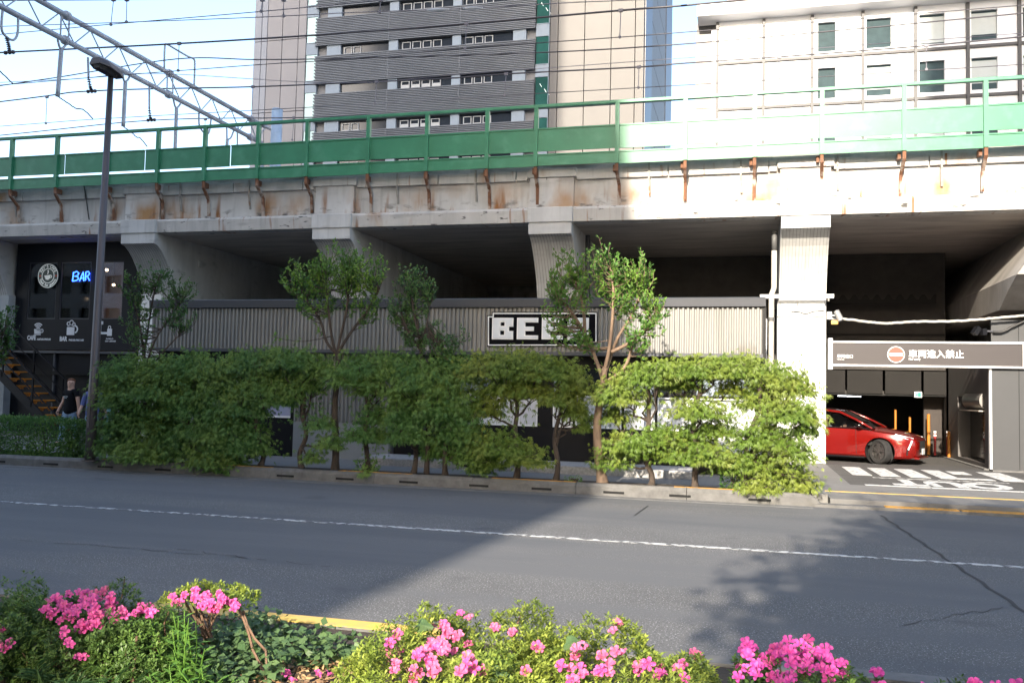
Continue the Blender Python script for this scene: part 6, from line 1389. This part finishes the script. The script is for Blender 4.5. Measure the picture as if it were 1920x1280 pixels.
pst = MB().tube([at(520, 205, 39.6), (at(520, 205, 39.6)[0], 39.6, 8.5)], .27, 14).build('end_post', M('pale_blue_post', (.34, .44, .56), .5), gan, True)
MB().tube([(GX, 39.6, Zu), (at(520, 205, 39.6)[0], 39.62, Zu-.3)], .09, 10).build('end_arm', galv, gan, True)
MB().tube([(GX, 39.6, 8.5), (GX, 39.6, Zl)], .16, 10).build('end_post', galv, gan, True)
ax_ = lambda p, q: atx(p, q, GX)
def hang(pts, r=.045, nm='hanger'): return MB().tube(spline([ax_(*p) for p in pts], 6), r, 8).build(nm, galv, gan, True)
for u in ([(5, 18), (3, 55), (14, 71), (26, 75), (33, 62), (34, 32)], [(308, 128), (309, 88), (314, 84), (328, 92), (352, 106), (364, 112), (365, 128), (364, 160)], [(373, 212), (374, 236), (384, 250), (392, 248), (396, 222)]): hang(u, .04, 'loop_bracket')
for u in (((115, 28), (113, 74)), ((130, 36), (128, 78)), ((314, 138), (313, 170)), ((324, 142), (324, 176))): hang(u, .03, 'tie')
for top_, frk, bot_ in ((((108, 74), (126, 80)), (115, 92), (108, 181)), (((229, 136), (244, 142)), (235, 154), (231, 237)), (((325, 186), (340, 192)), (331, 203), (328, 285)), (((425, 232), (440, 240)), (426, 262), (425, 290))):
    for q in top_: hang((q, ((q[0]+frk[0])/2, frk[1]-4), frk), .04, 'fork')
    hang((frk, bot_), .075, 'drop_arm')
for u in ([(165, 108), (166, 146)], [(280, 162), (280, 205)], [(445, 240), (445, 275)]): hang(u, .04)
def insul(pts, name='insulator', label='', n=9):
    P = [ax_(*p) for p in pts]; t = thing(name, label, 'insulator', tuple(P[0]), 'insulators under the gantry'); sp = spline(P, 8)
    MB().tube(sp, .02, 6).build('rod', wire_m, t); sh = MB()
    for k in range(2, len(sp)-2, 2): sh.tube([sp[k]-np.array([0, 0, .012]), sp[k]+np.array([0, 0, .012])], [.075, .05], 10)
    sh.build('sheds', ins_m, t); cl_ = MB(); e = sp[-1]
    for dx in (-.16, 0, .14): cl_.ball((e[0]+dx, e[1], e[2]-.03), .07, 8, 6)
    cl_.bar((e[0]-.2, e[1], e[2]), (e[0]+.2, e[1], e[2]), .04); cl_.build('clamp', wire_m, t)
insul([(12, 70), (16, 84), (18, 97)], label='ribbed insulator with a ball clamp hanging at the far upper left')
insul([(166, 146), (169, 162), (172, 170)], label='ribbed insulator with a ball clamp hanging left of the lamp head')
insul([(280, 205), (282, 220), (284, 224)], label='ribbed insulator with a ball clamp above the green railing')
def pigtail(pts, label, Y=None):
    P = [ax_(*p) for p in pts]; tag(MB().tube(spline(P, 6, .01, 3), .022, 6).build('steady_arm', wire_m), label, 'steady arm', 'steady arms of the overhead line')
pigtail([(110, 182), (122, 190), (142, 203), (158, 207), (174, 223)], 'kinked steady arm hanging left of the lamp post')
pigtail([(232, 238), (246, 248), (256, 257), (264, 260), (276, 275)], 'kinked steady arm hanging right of the lamp post')
pigtail([(-8, 126), (2, 136), (24, 157)], 'kinked steady arm at the left edge')
def wire(label, Y, pts, r, m=None, drops=()):
    P = [at(p, q, Y) for p, q in pts]
    # carry the wire on past both ends of the picture
    d0 = (P[0]-P[1])/np.linalg.norm(P[0]-P[1]); d1 = (P[-1]-P[-2])/np.linalg.norm(P[-1]-P[-2]); P = [P[0]+d0*25]+P+[P[-1]+d1*18]
    t = thing('overhead_wire', label, 'wire', tuple(P[1]), 'overhead railway wires'); MB().tube(spline(P, 8), r, 6).build('cable', m or wire_m, t, True, fix=False)
    for (p0, p1) in drops:
        a, b = at(*p0, Y), at(*p1, Y); dm = MB().tube([a, b], .014, 5); dm.box(a[0]-.07, a[0]+.07, Y-.04, Y+.04, a[2]-.05, a[2]+.05).box(b[0]-.04, b[0]+.04, Y-.03, Y+.03, b[2]-.05, b[2]+.03); dm.build('dropper', wire_l, t)
wire('thick messenger wire crossing from the left insulator up to the top right', 28, [(0, 99), (336, 82), (640, 63), (875, 45), (1164, 20), (1280, 11), (1397, 0)], .034, None, [((336, 82), (334, 132)), ((875, 45), (872, 91)), ((1164, 20), (1162, 69))])
wire('thin contact wire sagging below the thick messenger wire', 28, [(0, 160), (168, 146), (480, 122), (640, 112), (872, 91), (1164, 70), (1280, 61), (1600, 36), (1920, 10)], .016)
wire('dark wire running level from the arched bracket across the tower', 31, [(0, 161), (110, 145), (330, 111), (480, 112), (640, 110), (1010, 99), (1280, 83), (1600, 55), (1920, 25)], .024)
wire('second messenger wire crossing the tower below the level wire', 33, [(0, 191), (170, 171), (474, 163), (640, 156), (828, 148), (949, 139), (1198, 126), (1280, 119), (1461, 107), (1737, 86), (1920, 69)], .030, None, [((474, 163), (470, 262)), ((949, 139), (946, 179)), ((1198, 126), (1197, 164)), ((1461, 107), (1462, 146)), ((1737, 86), (1737, 130)), ((88, 182), (86, 231)), ((706, 154), (703, 193))])
wire('thin contact wire low over the green railing', 33, [(0, 237), (192, 223), (640, 198), (949, 179), (1280, 160), (1920, 121)], .015)
wire('lowest dark wire just above the green top rail', 37, [(0, 254), (282, 226), (551, 221), (640, 218), (1000, 205), (1500, 172), (1920, 142)], .026, None, [((385, 224), (384, 240)), ((551, 221), (548, 262))])
wire('thin wire near the top of the picture meeting the louvred balconies', 26, [(0, 50), (240, 42), (478, 33), (640, 25), (712, 22), (902, 15), (1077, 5), (1200, 0)], .015, wire_l, [((238, 0), (237, 41)), ((532, 0), (532, 30)), ((714, 0), (712, 22))])
wire('thin wire rising from the left edge to the top of the tower', 26, [(0, 65), (208, 46), (478, 23), (640, 8), (720, 0)], .016, wire_l, [((213, 0), (208, 46)), ((492, 0), (490, 21))])
wire('topmost wire grazing the upper left corner', 25, [(-40, 3), (0, 1.5), (208, 0), (400, -2)], .02)
wire('thin lower wire of the nearest track at the left', 30, [(0, 237-82), (142, 148), (290, 138), (640, 112+44), (900, 137)], .012, wire_l)
tb_ = thing('turnbuckle', 'pair of pale turnbuckles strung on the wire before the louvres', 'fitting', tuple(at(840, 18, 26)))
for a, b in ((800, 842), (868, 905)): P = [at(a, 20-(a-800)*.05, 25.97), at(b, 20-(b-800)*.05, 25.97)]; MB().tube([P[0], (P[0]*.7+P[1]*.3), (P[0]*.45+P[1]*.55), P[1]], [.02, .05, .05, .02], 8).build('body', galv, tb_)
